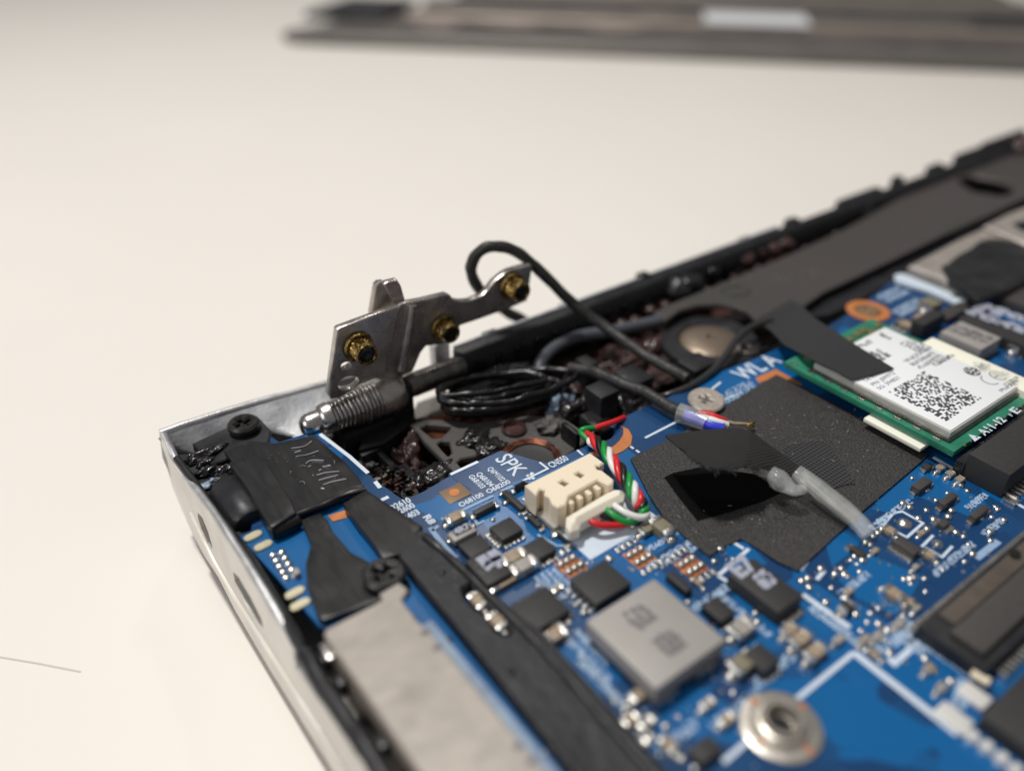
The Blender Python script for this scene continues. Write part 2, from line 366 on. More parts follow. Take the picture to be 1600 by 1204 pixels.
def glyphs(name, c, rows, cols, cw, ch, z, m, parent, d=DX, fill=0.5, gap=1.35, org_center=True):
    """illegible small print: little strokes in rows and columns"""
    bm = bmesh.new(); e1, e2 = d; c = Vector((c[0], c[1], 0))
    for r in range(rows):
        for k in range(cols):
            o = c + e1*((k-(cols-1)/2)*cw) + e2*(((rows-1)/2-r)*ch*gap)
            w2, h2 = cw*0.33, ch*0.42
            P = [(-w2, -h2), (w2, -h2), (w2, 0), (w2, h2), (-w2, h2), (-w2, 0)]
            st = random.sample([(0, 1), (1, 2), (2, 3), (3, 4), (4, 5), (5, 0), (5, 2), (0, 3)], random.choice((3, 4, 5, 5)))
            for q, (i, j) in enumerate(st):
                A = o+e1*P[i][0]+e2*P[i][1]; B = o+e1*P[j][0]+e2*P[j][1]
                bar(bm, (A.x, A.y), (B.x, B.y), cw*0.24*fill*2, z+0.0002*q)
    o = from_bm(name, bm, m, parent, 0); o["kind"] = "stuff"; return o
def rect_lr(l, r, z):
    a = at(l[0], l[1], z); b = at(r[0], r[1], z)
    return min(a.x, b.x), max(a.x, b.x), min(a.y, b.y), max(a.y, b.y)

# ================================================================== the table
TZ = -1.87
bm = bmesh.new(); bm_box(bm, -160, 260, -160, 260, TZ-3, TZ)
tb = from_bm("table_top", bm, "table_laminate", None, 0); tb["kind"] = "structure"
s = lines("scratch", [[(-40, 1018), (0, 1026), (60, 1036), (126, 1049)]], 0.022, TZ+0.003, "scratch", tb)

# ================================================================== loose bottom cover in the background
cz = TZ
cvr = thing("bottom_cover", "blurred bronze laptop bottom cover lying on the table behind", "laptop cover", at(1000, 60, cz))
e0 = at(452, 70, cz); e1 = at(1760, 122, cz); dirx = (e1-e0).normalized(); diry = Vector((-dirx.y, dirx.x, 0))
if diry.y < 0: diry = -diry
def cv(u, v): p = e0 + dirx*u + diry*v; return (p.x, p.y)
Lc = (e1-e0).length
plate("panel", [[cv(0.3, 0), cv(Lc, 0), cv(Lc, 26), cv(9, 26), cv(5, 9), cv(-.5, 1.4), cv(-.6, .6)]], cz+0.02, cz+0.50, "cover_bronze", cvr, bev=0.12)
plate("inner_face", [[cv(1.5, .7), cv(Lc, .7), cv(Lc, 25), cv(9.5, 25), cv(5.6, 9), cv(1.0, 1.6)]], cz+0.505, cz+.56, "cover_inner", cvr, bev=0.03)
def cvpx(px, py, z): return at(px, py, z)
for i, (px, py, rx, ry) in enumerate([(680, 38, 1.2, 1.6), (800, 36, 1.2, 1.5), (960, 40, 1.6, 1.6), (1030, 18, 1.6, 1.4)]):
    c = at(px, py, cz+.6); plate("boss", [arc(c.x, c.y, rx, 20, ry=ry)], cz+.562, cz+.63, "cover_spot", cvr, bev=0.02)
for (px, py, u, v, m_) in [(560, 14, 4.6, 5.0, "black_plastic"), (1575, 42, 4.5, 3.0, "black_plastic")]:
    c = at(px, py, cz+.75); q = [(c+dirx*a+diry*b) for a, b in ((-u/2, -v/2), (u/2, -v/2), (u*0.6, v/2), (-u*0.3, v/2))]
    plate("foam_block", [[(p.x, p.y) for p in q]], cz+.565, cz+.95, m_, cvr, bev=0.1)
c = at(1180, 36, cz+.7); q = [(c+dirx*a+diry*b) for a, b in ((-2.7, -1.6), (2.7, -1.6), (2.7, 1.6), (-2.7, 1.6))]
plate("sticker", [[(p.x, p.y) for p in q]], cz+.87, cz+.92, "label_white", cvr, bev=0.03)
plate("front_lip", [[cv(.4, -.1), cv(Lc, -.1), cv(Lc, .55), cv(.4, .55)]], cz+.30, cz+.56, "plate_metal", cvr, bev=.06)
for v0, m_ in ((4.6, "shield_side"), (8.5, "cover_bronze"), (13.5, "shield_side")):
    plate("rib", [[cv(5, v0), cv(Lc, v0), cv(Lc, v0+1.1), cv(5, v0+1.1)]], cz+.565, cz+.85, m_, cvr, bev=0.06)

# ================================================================== laptop base
ch = thing("laptop_base", "opened silver laptop base with exposed rear left corner", "laptop", (10, 4, TZ))
XW = 1.69
def side(pts): return [(p.y, p.z) for p in (atX(x, y, XW) for x, y in pts)]
top = [(250, 678), (270, 722), (292, 755), (325, 799), (358, 850), (401, 918), (438, 982), (459, 1020), (463, 1040), (468, 1050), (520, 1124), (576, 1204), (700, 1390)]
bot = [(655, 1404), (533, 1204), (430, 1041), (360, 930), (318, 866), (300, 832), (286, 800), (270, 762), (256, 715)]
slot1 = [(309, 800), (316, 808), (325, 830), (332, 854), (331, 860), (324, 848), (314, 824), (309, 807)]
slot2 = [(364, 893), (372, 900), (391, 932), (408, 966), (412, 982), (403, 974), (381, 938), (367, 908)]
me = curve_mesh([side(top+bot), side(slot1), side(slot2)], 0.10, 0.0, 0)
me.transform(Matrix(((0, 0, 1, XW+0.05), (1, 0, 0, 0), (0, 1, 0, 0), (0, 0, 0, 1))))
finish("side_wall", me, "cream_side", ch)
for sl in (slot1, slot2):
    ps = [atX(x, y, XW) for x, y in sl]; ys = [p.y for p in ps]; zs = [p.z for p in ps]
    box("port_shell", XW+0.105, XW+0.16, min(ys)-.05, max(ys)+.05, min(zs)-.05, max(zs)+.05, "recess_dark", ch)
# bright worn top edge of the wall
pth = [atX(x, y, XW) for x, y in top]; pth = [Vector((XW+0.055, p.y, p.z)) for p in pth]
tube("wall_rim", pth[:8], 0.055, "aluminium", ch, seg=8, sub=4, wob=0.012)
tube("wall_rim", pth[8:], 0.058, "aluminium", ch, seg=8, sub=4, wob=0.012)
# rear wall
rt_ = [(250, 676), (300, 658), (400, 628), (510, 598), (600, 572)]
rw = [(p.x, p.z) for p in (atY(x, y, 11.12) for x, y in rt_)]
wallplate("rear_wall", [rw + [(rw[-1][0], -1.4), (1.75, -1.4), (1.66, -0.3)]], 11.06, 0.12, "cast_aluminium", ch, 0.02)
low = [at(x, y, -.30) for x, y in [(276, 712), (345, 712), (440, 676), (485, 686), (520, 684)]]
top_ = [Vector((x, 11.05, z-.03)) for x, z in rw[:4]]; top_ = [top_[0]]+top_
bm = bmesh.new(); A_ = smooth_path(top_, 6); B_ = smooth_path(low, 6); grid = []
for u in range(9):
    t = u/8; grid.append([bm.verts.new(p.lerp(q, t)+Vector((0, 0, -.10*math.sin(t*math.pi)+.015*noise.noise(p.lerp(q, t)*2)))) for p, q in zip(A_, B_)])
for u in range(8):
    for v in range(len(A_)-1): bm.faces.new((grid[u][v], grid[u][v+1], grid[u+1][v+1], grid[u+1][v]))
bmesh.ops.recalc_face_normals(bm, faces=bm.faces); bmesh.ops.solidify(bm, geom=bm.faces[:], thickness=.03)
from_bm("rear_ledge", bm, "cast_aluminium", ch, 1.2)
tube("wall_rim", [Vector((x, 11.10, z)) for x, z in rw], 0.06, "aluminium", ch, seg=8, sub=4, wob=0.015)
# palm rest slab under the wall, starting a little in front of the corner
yk = at(293, 803, -1.4).y
def side2(pts): return [(p.y, p.z) for p in (atX(x, y, XW-.06) for x, y in pts)]
pr = side2([(293, 801), (312, 842), (330, 878), (360, 930), (430, 1041), (533, 1204), (700, 1480)]) + side2([(678, 1480), (518, 1204), (418, 1043), (367, 956), (336, 895), (306, 841), (294, 812)])
pr = [(y, max(z, TZ+.01)) for y, z in pr]
me = curve_mesh([pr], 27, 0.03, 1)
me.transform(Matrix(((0, 0, 1, XW-.05+13.5), (1, 0, 0, 0), (0, 1, 0, 0), (0, 0, 0, 1))))
finish("palm_rest", me, "cream_side", ch)
box("floor_plate", XW+0.12, 30, -3, 11.0, -1.36, -1.28, "dark_steel", ch)
# black inner liner along the side
lin = [(268, 712), (330, 706), (352, 790), (385, 842), (420, 900), (470, 985), (480, 1010), (540, 1120), (600, 1225), (560, 1225), (515, 1130), (468, 1047), (452, 1016), (400, 925), (355, 850), (300, 765)]
plate("liner", [[(max(x, XW+.115), y) for x, y in pxp(lin, -.03)]], -0.9, -0.03, "black_plastic", ch, bev=0.02)
tube("liner_rail", [at(x, y, 0.03) for x, y in [(276, 716), (320, 775), (372, 848), (420, 925), (462, 1000), (480, 1028)]], 0.055, "black_plastic", ch, seg=8)
tube("liner_rail", [at(x, y, 0.03) for x, y in [(478, 1020), (500, 1062), (540, 1120), (600, 1212), (640, 1275)]], 0.11, "black_plastic", ch, seg=8, wob=0.02)
lathe("jack_barrel", [(-0.62, 0.0), (-0.62, 0.26), (-0.56, 0.3), (0.22, 0.3), (0.28, 0.26), (0.28, 0)], 'y', (XW+.43, at(352, 790, -0.08).y, -.08), "black_plastic", ch)
for i, (px, py, sz) in enumerate([(312, 714, .16), (322, 738, .13), (334, 708, .18), (344, 752, .13), (330, 756, .11), (354, 735, .14), (324, 722, .11)]):
    blob("torn_bit", at(px, py, 0.0), sz*1.3, sz*.6, sz*.6, "resin_black" if i != 4 else "bluish_plastic", ch, amp=0.7, sub=3, seed=i*3)
pplate("corner_bracket", [(300, 692), (395, 648), (405, 652), (423, 671), (420, 690), (345, 720), (330, 724)], -0.12, 0.04, "black_plastic", ch, bev=0.02)
# long black rear strip with clips
ys0 = 10.04
me = curve_mesh([[(ys0, -0.25), (ys0+0.02, 0.10), (ys0+0.10, 0.27), (ys0+0.24, 0.33), (ys0+0.30, 0.28), (ys0+0.32, -1.2), (ys0+0.26, -1.2), (ys0+0.20, -0.3)]], 24, 0.012, 1)
me.transform(Matrix(((0, 0, 1, 6.42+12), (1, 0, 0, 0), (0, 1, 0, 0), (0, 0, 0, 1))))
finish("hinge_cover", me, "black_plastic", ch)
box("lit_edge_strip", 6.46, 15, ys0+.30, ys0+.35, -.2, .34, "cast_aluminium", ch, .015)  # pale strip added as the lit top bevel of the black cover
for i in range(16):
    x = 6.7+i*0.42
    box("cover_rib", x, x+0.09, ys0-0.05, ys0+0.04, -0.28, 0.10, "gloss_black", ch, 0.015)
for (px, py, wd, hh) in [(765, 520, .3, .05), (880, 478, .2, .05), (1003, 428, .25, .08), (1163, 375, .35, .1), (1235, 345, .35, .1), (1340, 308, 1.6, .14), (1400, 281, .3, .22), (1460, 258, .6, .12), (1515, 238, 1.4, .2), (1570, 208, 2.2, .3)]:
    p = atY(px, py, ys0+0.42)
    box("clip", p.x-wd/2, p.x+wd/2, ys0+0.29, ys0+0.48, 0.0, min(p.z, 0.3)+hh*0.6, "black_plastic", ch, 0.03)
# brown keyboard frame strip with bumps, seen between strip and shroud
box("keyboard_frame", 6.3, 30, 8.6, 10.2, -0.75, -0.62, "brown_gloss", ch, 0.02)
bm = bmesh.new(); bmesh.ops.create_icosphere(bm, subdivisions=3, radius=0.13)
for v in bm.verts: v.co.z *= 0.8
bump0 = from_bm("frame_bump", bm, "brown_gloss", ch, 2.0); W_b = W[bump0.name]
for i in range(40):
    x = 9.2+i*0.40+random.uniform(-.05, .05); y = 9.95+random.uniform(-.03, .03)
    if i == 0: bump0.location = Vector((x, y, -0.33))-W[ch.name]
    else: copy_of(bump0, (x, y, -0.36+random.uniform(-.04, .08)), ch)
for (px, py, rx, z, m_) in [(1225, 382, .22, 0.0, "brown_gloss"), (1208, 388, .2, 0.02, "brown_gloss"), (1187, 394, .18, 0.0, "brown_gloss"), (1165, 404, .2, 0.0, "brown_gloss"), (1110, 425, .2, 0, "gloss_black"), (1075, 448, .35, 0, "gloss_black"), (1060, 452, .3, 0, "black_plastic"), (1345, 330, .35, -0.05, "black_plastic"), (1590, 232, .4, .1, "brown_gloss")]:
    blob("frame_lump", at(px, py, z), rx, rx, rx*.8, m_, ch, amp=0.35, sub=3, seed=px)
# grey-brown shroud
shr = [(1020, 487), (1058, 470), (1131, 440), (1218, 404), (1303, 366), (1360, 335), (1412, 305), (1490, 274), (1560, 246), (1640, 210), (1700, 240),
       (1640, 292), (1600, 310), (1540, 338), (1481, 364), (1390, 408), (1330, 436), (1287, 456), (1250, 482), (1262, 500), (1210, 512), (1182, 500), (1168, 486), (1147, 478), (1120, 474), (1090, 476), (1062, 484), (1040, 500)]
slotS = [(1498, 277), (1520, 274), (1562, 283), (1584, 294), (1582, 303), (1562, 306), (1522, 300), (1501, 288)]
pplate("shroud", shr, -0.02, 0.08, "shroud_plastic", ch, holes=[slotS], bev=0.02)
tube("shroud_ring", [at(1150+math.cos(a)*22, 455+math.sin(a)*7, 0.082) for a in [i*math.pi/8 for i in range(17)]], 0.012, "black_plastic", ch, seg=6, sub=3)
pplate("shroud_skirt", [(1287, 459), (1330, 440), (1390, 412), (1481, 369), (1600, 316), (1640, 300), (1640, 330), (1600, 345), (1500, 388), (1420, 424), (1340, 470), (1300, 490), (1250, 500)], -0.6, -0.12, "black_plastic", ch, bev=0.02)
# round speaker dome beside the shroud
ctr = at(1110, 529, -0.12)
plate("dome_seat", [arc(ctr.x, ctr.y, 0.92, 40), arc(ctr.x, ctr.y, 0.56, 32)], -0.35, -0.14, "black_plastic", ch, bev=0.04)
lathe("dome", [(-0.3, 0.58), (-0.16, 0.55), (-0.10, 0.45), (-0.08, 0.2), (-0.075, 0.08), (-0.14, 0.05), (-0.14, 0)], 'z', (ctr.x, ctr.y, 0), "brown_disc", ch)
c = at(1090, 566, -0.1); box("clip_pad", c.x-.28, c.x+.28, c.y-.2, c.y+.25, -0.7, -0.08, "black_plastic", ch, 0.05)
lathe("screw_boss", [(-0.6, .2), (-.05, .2), (-.03, .12), (-.1, .08), (-.1, 0)], 'z', at(1168, 540, -0.05)-Vector((0, 0, 0)), "dark_steel", ch)
box("inner_wall", 9.6, 13.2, 7.72, 7.82, -1.2, -0.25, "black_plastic", ch, 0.02)

# ------------------------------------------------------------------ cavity: frame web, copper coil, resin
cav = thing("speaker_module", "speaker cavity with grey metal web over copper parts and glossy black resin", "speaker", (6, 8.6, -1.27))
box("tray", 3.6, 11.2, 7.2, 10.1, -1.275, -1.05, "black_plastic", cav, 0.02)
web = [(641, 662), (664, 654), (705, 656), (738, 660), (780, 655), (830, 648), (880, 652), (905, 668), (915, 690), (880, 715), (850, 735), (800, 740), (760, 760), (735, 770), (712, 742), (690, 716), (664, 690)]
h1 = [(656, 668), (668, 662), (704, 665), (703, 670), (688, 684), (676, 684)]
h2 = [(683, 693), (690, 688), (702, 689), (706, 708), (700, 712), (692, 704)]
h3 = [(714, 722), (720, 716), (752, 710), (770, 704), (785, 715), (760, 728), (728, 738)]
h4 = [(722, 686), (730, 676), (750, 674), (764, 682), (762, 696), (744, 702), (728, 698)]
pplate("web_plate", web, -0.42, -0.30, "web_metal", cav, holes=[h1, h2, h3, h4, [(790, 668), (800, 661), (816, 663), (820, 674), (808, 682), (794, 679)], [(836, 664), (850, 657), (872, 660), (880, 672), (866, 682), (845, 680)], [(800, 700), (820, 690), (850, 692), (874, 704), (868, 722), (838, 732), (808, 722)]], bev=0.02)
lathe("magnet", [(-1.0, 0.0), (-1.0, 0.42), (-0.5, 0.42), (-0.46, 0.38), (-0.46, 0)], 'z', at(684, 680, -0.6)*1.0-Vector((0, 0, -0.6)), "copper_coil", cav)
lathe("magnet", [(-1.0, 0.0), (-1.0, 0.5), (-0.5, 0.5), (-0.46, 0.42), (-0.46, 0)], 'z', at(752, 725, -0.6)-Vector((0, 0, -0.6)), "copper_coil", cav)
lathe("magnet", [(-1.0, 0.0), (-1.0, 0.2), (-0.24, 0.2), (-0.21, 0.17), (-0.3, .15), (-0.3, 0)], 'z', at(803, 672, -0.3)-Vector((0, 0, -0.3)), "brown_gloss", cav)
cc = at(830, 712, -0.25)
bm = bmesh.new(); hp = []
for i in range(9*28+1):
    a = 2*math.pi*i/28; k = i//28; rr = 0.44-0.035*(k % 3)
    hp.append(cc+Vector((math.cos(a)*rr, math.sin(a)*rr, -0.02-0.03*(k/3))))
bm_tube(bm, hp, 0.022, 6); from_bm("coil_winding", bm, "copper_coil", cav, 1.2)
lathe("coil_core", [(-0.9, .40), (-.3, .36), (-.34, .2), (-.3, 0)], 'z', (cc.x, cc.y, 0), "chip_black", cav)
blobs = [(600, 745, .5, .35, .16, -0.9, "resin_black"), (640, 750, .4, .25, .16, -0.8, "resin_black"), (660, 752, .25, .18, .12, -0.55, "resin_black"),
         (640, 722, .22, .30, .42, -0.75, "brown_gloss"), (690, 742, .28, .2, .18, -0.45, "resin_black"), (575, 715, .4, .4, .15, -0.9, "plate_metal"), (742, 688, .26, .2, .14, -0.36, "resin_black"),
         (765, 700, .22, .16, .10, -0.28, "resin_black"), (858, 668, .24, .2, .16, -0.42, "web_metal"),
         (875, 640, .35, .3, .25, -0.6, "bluish_plastic"), (890, 650, .3, .2, .25, -0.4, "resin_black"), (810, 650, .9, .25, .15, -0.5, "brown_gloss"), (730, 655, .4, .2, .12, -0.7, "copper_coil"),
         (990, 560, .7, .25, .14, -0.4, "brown_gloss"), (955, 555, .16, .16, .2, -0.3, "brown_gloss"), (985, 548, .16, .16, .2, -0.3, "brown_gloss"), (1030, 590, .8, .25, .12, -0.35, "brown_gloss"),
         (1030, 545, .5, .3, .25, -0.45, "brown_gloss"), (900, 615, .3, .3, .2, -0.6, "brown_gloss"), (980, 640, .35, .3, .25, -0.5, "resin_black"), (1055, 570, .5, .3, .2, -0.5, "brown_gloss"), (620, 690, .8, .3, .15, -0.8, "gloss_black"),
         (715, 640, .5, .5, .1, -0.9, "plate_metal"), (960, 600, .3, .2, .3, -0.5, "brown_gloss"), (920, 640, .3, .25, .3, -0.6, "resin_black"), (830, 745, .5, .3, .2, -0.6, "resin_black")]
for i, (px, py, rx, ry, rz, z, m_) in enumerate(blobs):
    blob("resin_lump", at(px, py, z), rx, ry, rz, m_, cav, amp=0.55, sub=4, freq=1.8, seed=i*1.7)
pplate("floor_sheet", [(640, 655), (652, 628), (695, 612), (716, 622), (705, 652), (665, 652)], -0.75, -0.66, "plate_metal", cav)
bm = bmesh.new()                          # crumbs of broken resin
for i in range(190):
    px = random.uniform(565, 700); py = random.uniform(725, 775)
    if i > 150: px = random.uniform(720, 880); py = random.uniform(672, 715)
    p = at(px, py, random.uniform(-0.75, -0.42)); r = random.uniform(.015, .06)
    q = bmesh.ops.create_icosphere(bm, subdivisions=1, radius=r)
    mt = Matrix.Translation(p) @ Matrix.Rotation(random.uniform(0, 6), 4, Vector((random.random(), random.random(), 1))) @ Matrix.Diagonal((1.6, .8, .6, 1))
    bmesh.ops.transform(bm, matrix=mt, verts=q["verts"])
cr_ = from_bm("resin_crumbs", bm, "resin_black", cav, 0); cr_["kind"] = "stuff"
bm = bmesh.new()
for i in range(60):
    px = random.uniform(570, 700); py = random.uniform(730, 775)
    p = at(px, py, random.uniform(-0.6, -0.40)); q = bmesh.ops.create_icosphere(bm, subdivisions=1, radius=random.uniform(.012, .035))
    bmesh.ops.transform(bm, matrix=Matrix.Translation(p) @ Matrix.Diagonal((1.5, .8, .6, 1)), verts=q["verts"])
cr_ = from_bm("copper_crumbs", bm, "copper_coil", cav, 0); cr_["kind"] = "stuff"
for (px, py, wx, wy, z1, m_) in [(585, 700, .5, .12, -.45, "black_plastic"), (610, 722, .10, .7, -.5, "black_plastic"), (600, 742, .7, .08, -.55, "plate_metal"), (628, 735, .28, .28, -.5, "black_plastic"), (660, 735, .5, .10, -.5, "black_plastic"), (570, 725, .3, .3, -.6, "web_metal"), (930, 655, .25, .5, -.25, "black_plastic"), (1000, 622, .5, .12, -.3, "black_plastic"), (870, 610, .5, .1, -.3, "black_plastic")]:
    c = at(px, py, z1); box("moulded_rib", c.x-wx/2, c.x+wx/2, c.y-wy/2, c.y+wy/2, -1.05, z1, m_, cav, .02)
for (px, py) in [(640, 770), (905, 690), (975, 645)]:
    c = at(px, py, -.45); lathe("screw_boss", [(-1.05, .17), (-.5, .15), (-.45, .13), (-.45, .07), (-.6, .06), (-.6, 0)], 'z', (c.x, c.y, 0), "black_plastic", cav, seg=24)
# black plastic posts that guide the cables
for (l, r, z1, z0) in [((913, 604), (969, 609), 0.12, -1.0), ((958, 580), (1023, 588), 0.02, -1.0), ((898, 560), (936, 566), 0.10, -1.0)]:
    x0, x1, y0, y1 = rect_lr(l, r, z1)
    g_ = box("guide_post", x0, x1, y0, y1, z0, z1, "black_plastic", cav, 0.03)
x0, x1, y0, y1 = rect_lr((876, 660), (898, 668), 0.0)
box("guide_post", x0, x1, y0-.15, y1, -1.0, 0.0, "gloss_black", cav, 0.03)
x0, x1, y0, y1 = rect_lr((920, 660), (956, 668), 0.05)
box("guide_post", x0, x1, y0, y1+.1, -1.0, 0.03, "gloss_black", cav, 0.03)

# ================================================================== circuit board
pcb = thing("circuit_board", "blue circuit board with SPK lettering, chips and solder points", "circuit board", (9, 4, 0))
outline = [(372, 835), (392, 828), (400, 760), (380, 690), (402, 668), (436, 690), (496, 671), (502, 676), (540, 708), (585, 748), (618, 772), (632, 781),
           (660, 768), (730, 727), (783, 703), (806, 710), (850, 722), (856, 722), (905, 701), (917, 695), (938, 692), (955, 684), (962, 674), (958, 668), (945, 664), (980, 648),
           (1022, 629), (1075, 607), (1118, 583), (1180, 560), (1222, 540), (1275, 520), (1335, 484), (1392, 440), (1440, 412), (1520, 372), (1600, 338), (1720, 290), (1760, 500), (1760, 1350), (900, 1350), (700, 1204), (520, 985), (500, 978)]
def pcb_outline():
    P = pxp(outline, 0.0)
    return P
board = plate("board", [pcb_outline()], -0.12, 0.0, "pcb_blue", pcb, bev=0.006)
board["label"] = "blue solder mask board with a notch around the speaker"
# copper areas that show through the mask
pour = [
 [(1166, 1076), (1215, 1060), (1310, 1056), (1440, 1130), (1500, 1150), (1448, 1172), (1400, 1180), (1310, 1168), (1280, 1140)],
 [(1330, 1040), (1420, 1030), (1500, 1060), (1470, 1110), (1400, 1075)],
 [(1310, 905), (1345, 860), (1375, 872), (1440, 900), (1420, 940), (1400, 960), (1340, 935)],
 [(1290, 850), (1345, 812), (1362, 832), (1330, 862), (1300, 885)],
 [(640, 790), (690, 815), (720, 838), (745, 800), (690, 770), (672, 782)],
 [(1360, 795), (1420, 760), (1440, 772), (1385, 800)],
 [(1130, 850), (1165, 845), (1200, 880), (1150, 905)]]
for q in pour: pplate("copper_area", q, 0.0015, 0.005, "pcb_pour", pcb, bev=0.001)
bare = [[(700, 742), (738, 722), (790, 760), (755, 778)], [(690, 775), (700, 770), (720, 790), (712, 800)], [(1255, 872), (1300, 845), (1352, 900), (1330, 950), (1262, 900)],
        [(1360, 812), (1420, 770), (1500, 800), (1560, 830), (1540, 870), (1480, 930), (1430, 890)], [(1300, 1190), (1360, 1185), (1560, 1230), (1400, 1260)],
        [(1110, 1080), (1150, 1040), (1190, 1060), (1150, 1110)]]
for q in bare: pplate("bare_area", q, 0.0010, 0.004, "pcb_bare", pcb, bev=0.001)

ZP = 0.006     # height of printed ink
# --- print
textfit("SPK", (772, 717), (803, 744), ZP, .26, "print_white", pcb, bold=.004)
textfit("Q6M102", (760.5, 732), (783, 752), ZP, .085, "print_white", pcb, bold=.003)
textfit("Q68104", (743, 740), (766, 760), ZP, .085, "print_white", pcb, bold=.003)
textfit("G68103", (731, 744), (752, 763), ZP, .085, "print_white", pcb, bold=.003)
textfit("O68100", (720, 792), (758, 775), ZP, .085, "print_white", pcb, bold=.003)
textfit("O68200", (763, 771), (800, 755), ZP, .085, "print_white", pcb, bold=.003)
textfit("D2610", (611, 798), (645, 785), ZP, .105, "print_white", pcb, bold=.005)
textfit("D2600", (618, 806), (651, 793), ZP, .105, "print_white", pcb, bold=.005)
textfit("D2403", (625, 817), (658, 803), ZP, .105, "print_white", pcb, bold=.005)
textfit("R8", (660, 807), (672, 819), ZP, .10, "print_white", pcb, bold=.005)
textfit("CN550", (862, 731), (890, 718), ZP, .12, "print_white", pcb, bold=.004)
textfit("WL A", (1164, 594), (1226, 567), ZP, .33, "print_white", pcb, bold=.008)
glyphs("printed_text", at2(1143, 612, ZP), 1, 9, .11, .15, ZP, "print_dim", pcb, DX)
glyphs("printed_text", at2(1148, 618, ZP), 1, 9, .11, .15, ZP, "print_dim", pcb, DX)
wl = 0.035
lines("printed_line", [[(843, 722), (856, 732), (817, 751)], [(902, 703), (911, 711)]], wl, ZP, "print_white", pcb)
lines("printed_line", [[(823, 742), (835, 748)], [(826, 749), (832, 738)]], .05, ZP, "print_white", pcb)
lines("board_edge_mark", [[(704, 741), (747, 721)]], .05, ZP, "edge_white", pcb)
lines("board_edge_mark", [[(500, 678), (546, 713), (575, 739)], [(586, 752), (594, 762)], [(596, 781), (607, 776)]], .06, ZP, "edge_white", pcb)
lines("printed_line", [[(690, 811), (735, 791), (771, 774)], [(783, 767), (801, 759)], [(685, 821), (675, 829)]], .045, ZP, "print_dim", pcb)
lines("printed_line", [[(672, 824), (690, 848), (712, 872)]], .07, ZP, "print_dim", pcb)
lines("printed_line", [[(817, 778), (832, 792), (838, 797)], [(1008, 684), (1074, 650)], [(985, 697), (990, 701)], [(994, 703), (999, 707)]], .04, ZP, "print_white", pcb)
lines("printed_line", [[(1112, 608), (1126, 597)], [(1125, 628), (1160, 612)], [(1050, 613), (1075, 602)]], .04, ZP, "print_white", pcb)
lines("printed_line", [[(838, 812), (846, 806), (848, 814)], [(741, 812), (748, 818), (757, 813)], [(840, 835), (870, 852), (902, 853)], [(1068, 848), (1084, 862)]], .035, ZP, "print_dim", pcb)
x0, x1, y0, y1 = rect_lr((866, 824), (1032, 811), ZP)
box("white_printed_area", x0, x1, y0, y1, 0.0005, ZP+.002, "silk_sheet", pcb, 0.001)
# big printed corner lines at the lower right
lines("printed_line", [[(1130, 1190), (1232, 1102), (1334, 1019)]], .055, ZP, "print_white", pcb)
lines("printed_line", [[(1334, 1019), (1496, 1146)]], .085, ZP, "print_white", pcb)
lines("printed_line", [[(1254, 928), (1328, 980)], [(1308, 962), (1324, 944)], [(1437, 1001), (1397, 1036), (1388, 1028)]], .07, ZP, "print_white", pcb)
lines("printed_line", [[(1122, 899), (1170, 857)], [(1122, 899), (1136, 908)], [(1138, 842), (1162, 857)]], .05, ZP, "print_white", pcb)
lines("printed_line", [[(1458, 714), (1500, 738), (1548, 765)]], .06, ZP, "print_white", pcb)
lines("printed_line", [[(1396, 801), (1380, 820), (1417, 839), (1442, 817), (1410, 799), (1396, 801)], [(1440, 854), (1458, 836)], [(1488, 853), (1472, 870), (1446, 855)]], .035, ZP, "print_white", pcb)
lines("printed_line", [[(1584, 784), (1602, 794)], [(1250, 890), (1262, 876)], [(1276, 905), (1288, 891)]], .05, ZP, "print_white", pcb)
lines("printed_line", [[(1498, 1105), (1519, 1083)], [(1490, 1110), (1503, 1060)]], .08, ZP, "print_dim", pcb)
for (a_, b_) in [((1128, 985), (1163, 957)), ((1150, 1040), (1184, 1005)), ((1200, 1065), (1225, 1033))]:
    lines("printed_line", [[a_, b_]], .05, ZP, "print_dim", pcb)
# illegible rows of designators
GL = [(1048, 1010-145, 1, 8, .11, .16, DX), (1049, 874, 1, 3, .1, .16, DX), (1110, 953-20, 1, 6, .11, .17, DX), (1160, 957, 1, 9, .1, .16, DY), (1195, 940-16, 0, 0, 0, 0, DX),
      (1392, 803, 1, 9, .11, .16, DX), (1380, 812, 1, 2, .1, .2, DX), (1526, 783, 1, 6, .09, .17, DX), (1552, 823, 1, 6, .09, .17, DX), (1490, 872, 1, 9, .11, .16, DX), (1335, 912, 1, 7, .09, .16, DX),
      (1302, 975, 1, 7, .1, .2, DY), (1400, 985, 2, 6, .1, .13, DX), (1420, 1000, 2, 5, .1, .13, DY), (1480, 1028, 1, 7, .11, .24, DY), (925, 1010, 1, 7, .09, .15, DY), (918, 1030, 1, 9, .09, .19, DY), (940, 1065, 1, 10, .08, .19, DY),
      (868, 912, 4, 6, .09, .10, DY), (1035, 845, 1, 7, .1, .15, DX), (1210, 1075-30, 1, 7, .1, .2, DX), (1150, 1105, 1, 9, .09, .18, DX), (1060, 1150, 1, 6, .1, .2, DX), (1395, 460, 2, 5, .16, .2, DX), (1420, 480, 2, 6, .16, .16, DX),
      (980, 846, 1, 5, .07, .10, DX), (1092, 852, 1, 5, .08, .1, DX), (818, 893, 1, 5, .08, .13, DX), (730, 826, 1, 5, .07, .10, DX), (1445, 1000, 1, 5, .1, .18, DX), (1380, 1015, 1, 4, .1, .18, DY), (1560, 470, 1, 8, .15, .16, DX)]
for (px, py, r_, c_, cw, ch_, d) in GL:
    if r_: glyphs("printed_text", at2(px, py, ZP), r_, int(c_*1.6), cw*.60, ch_*.62, ZP, "print_glyph", pcb, d, fill=0.60)

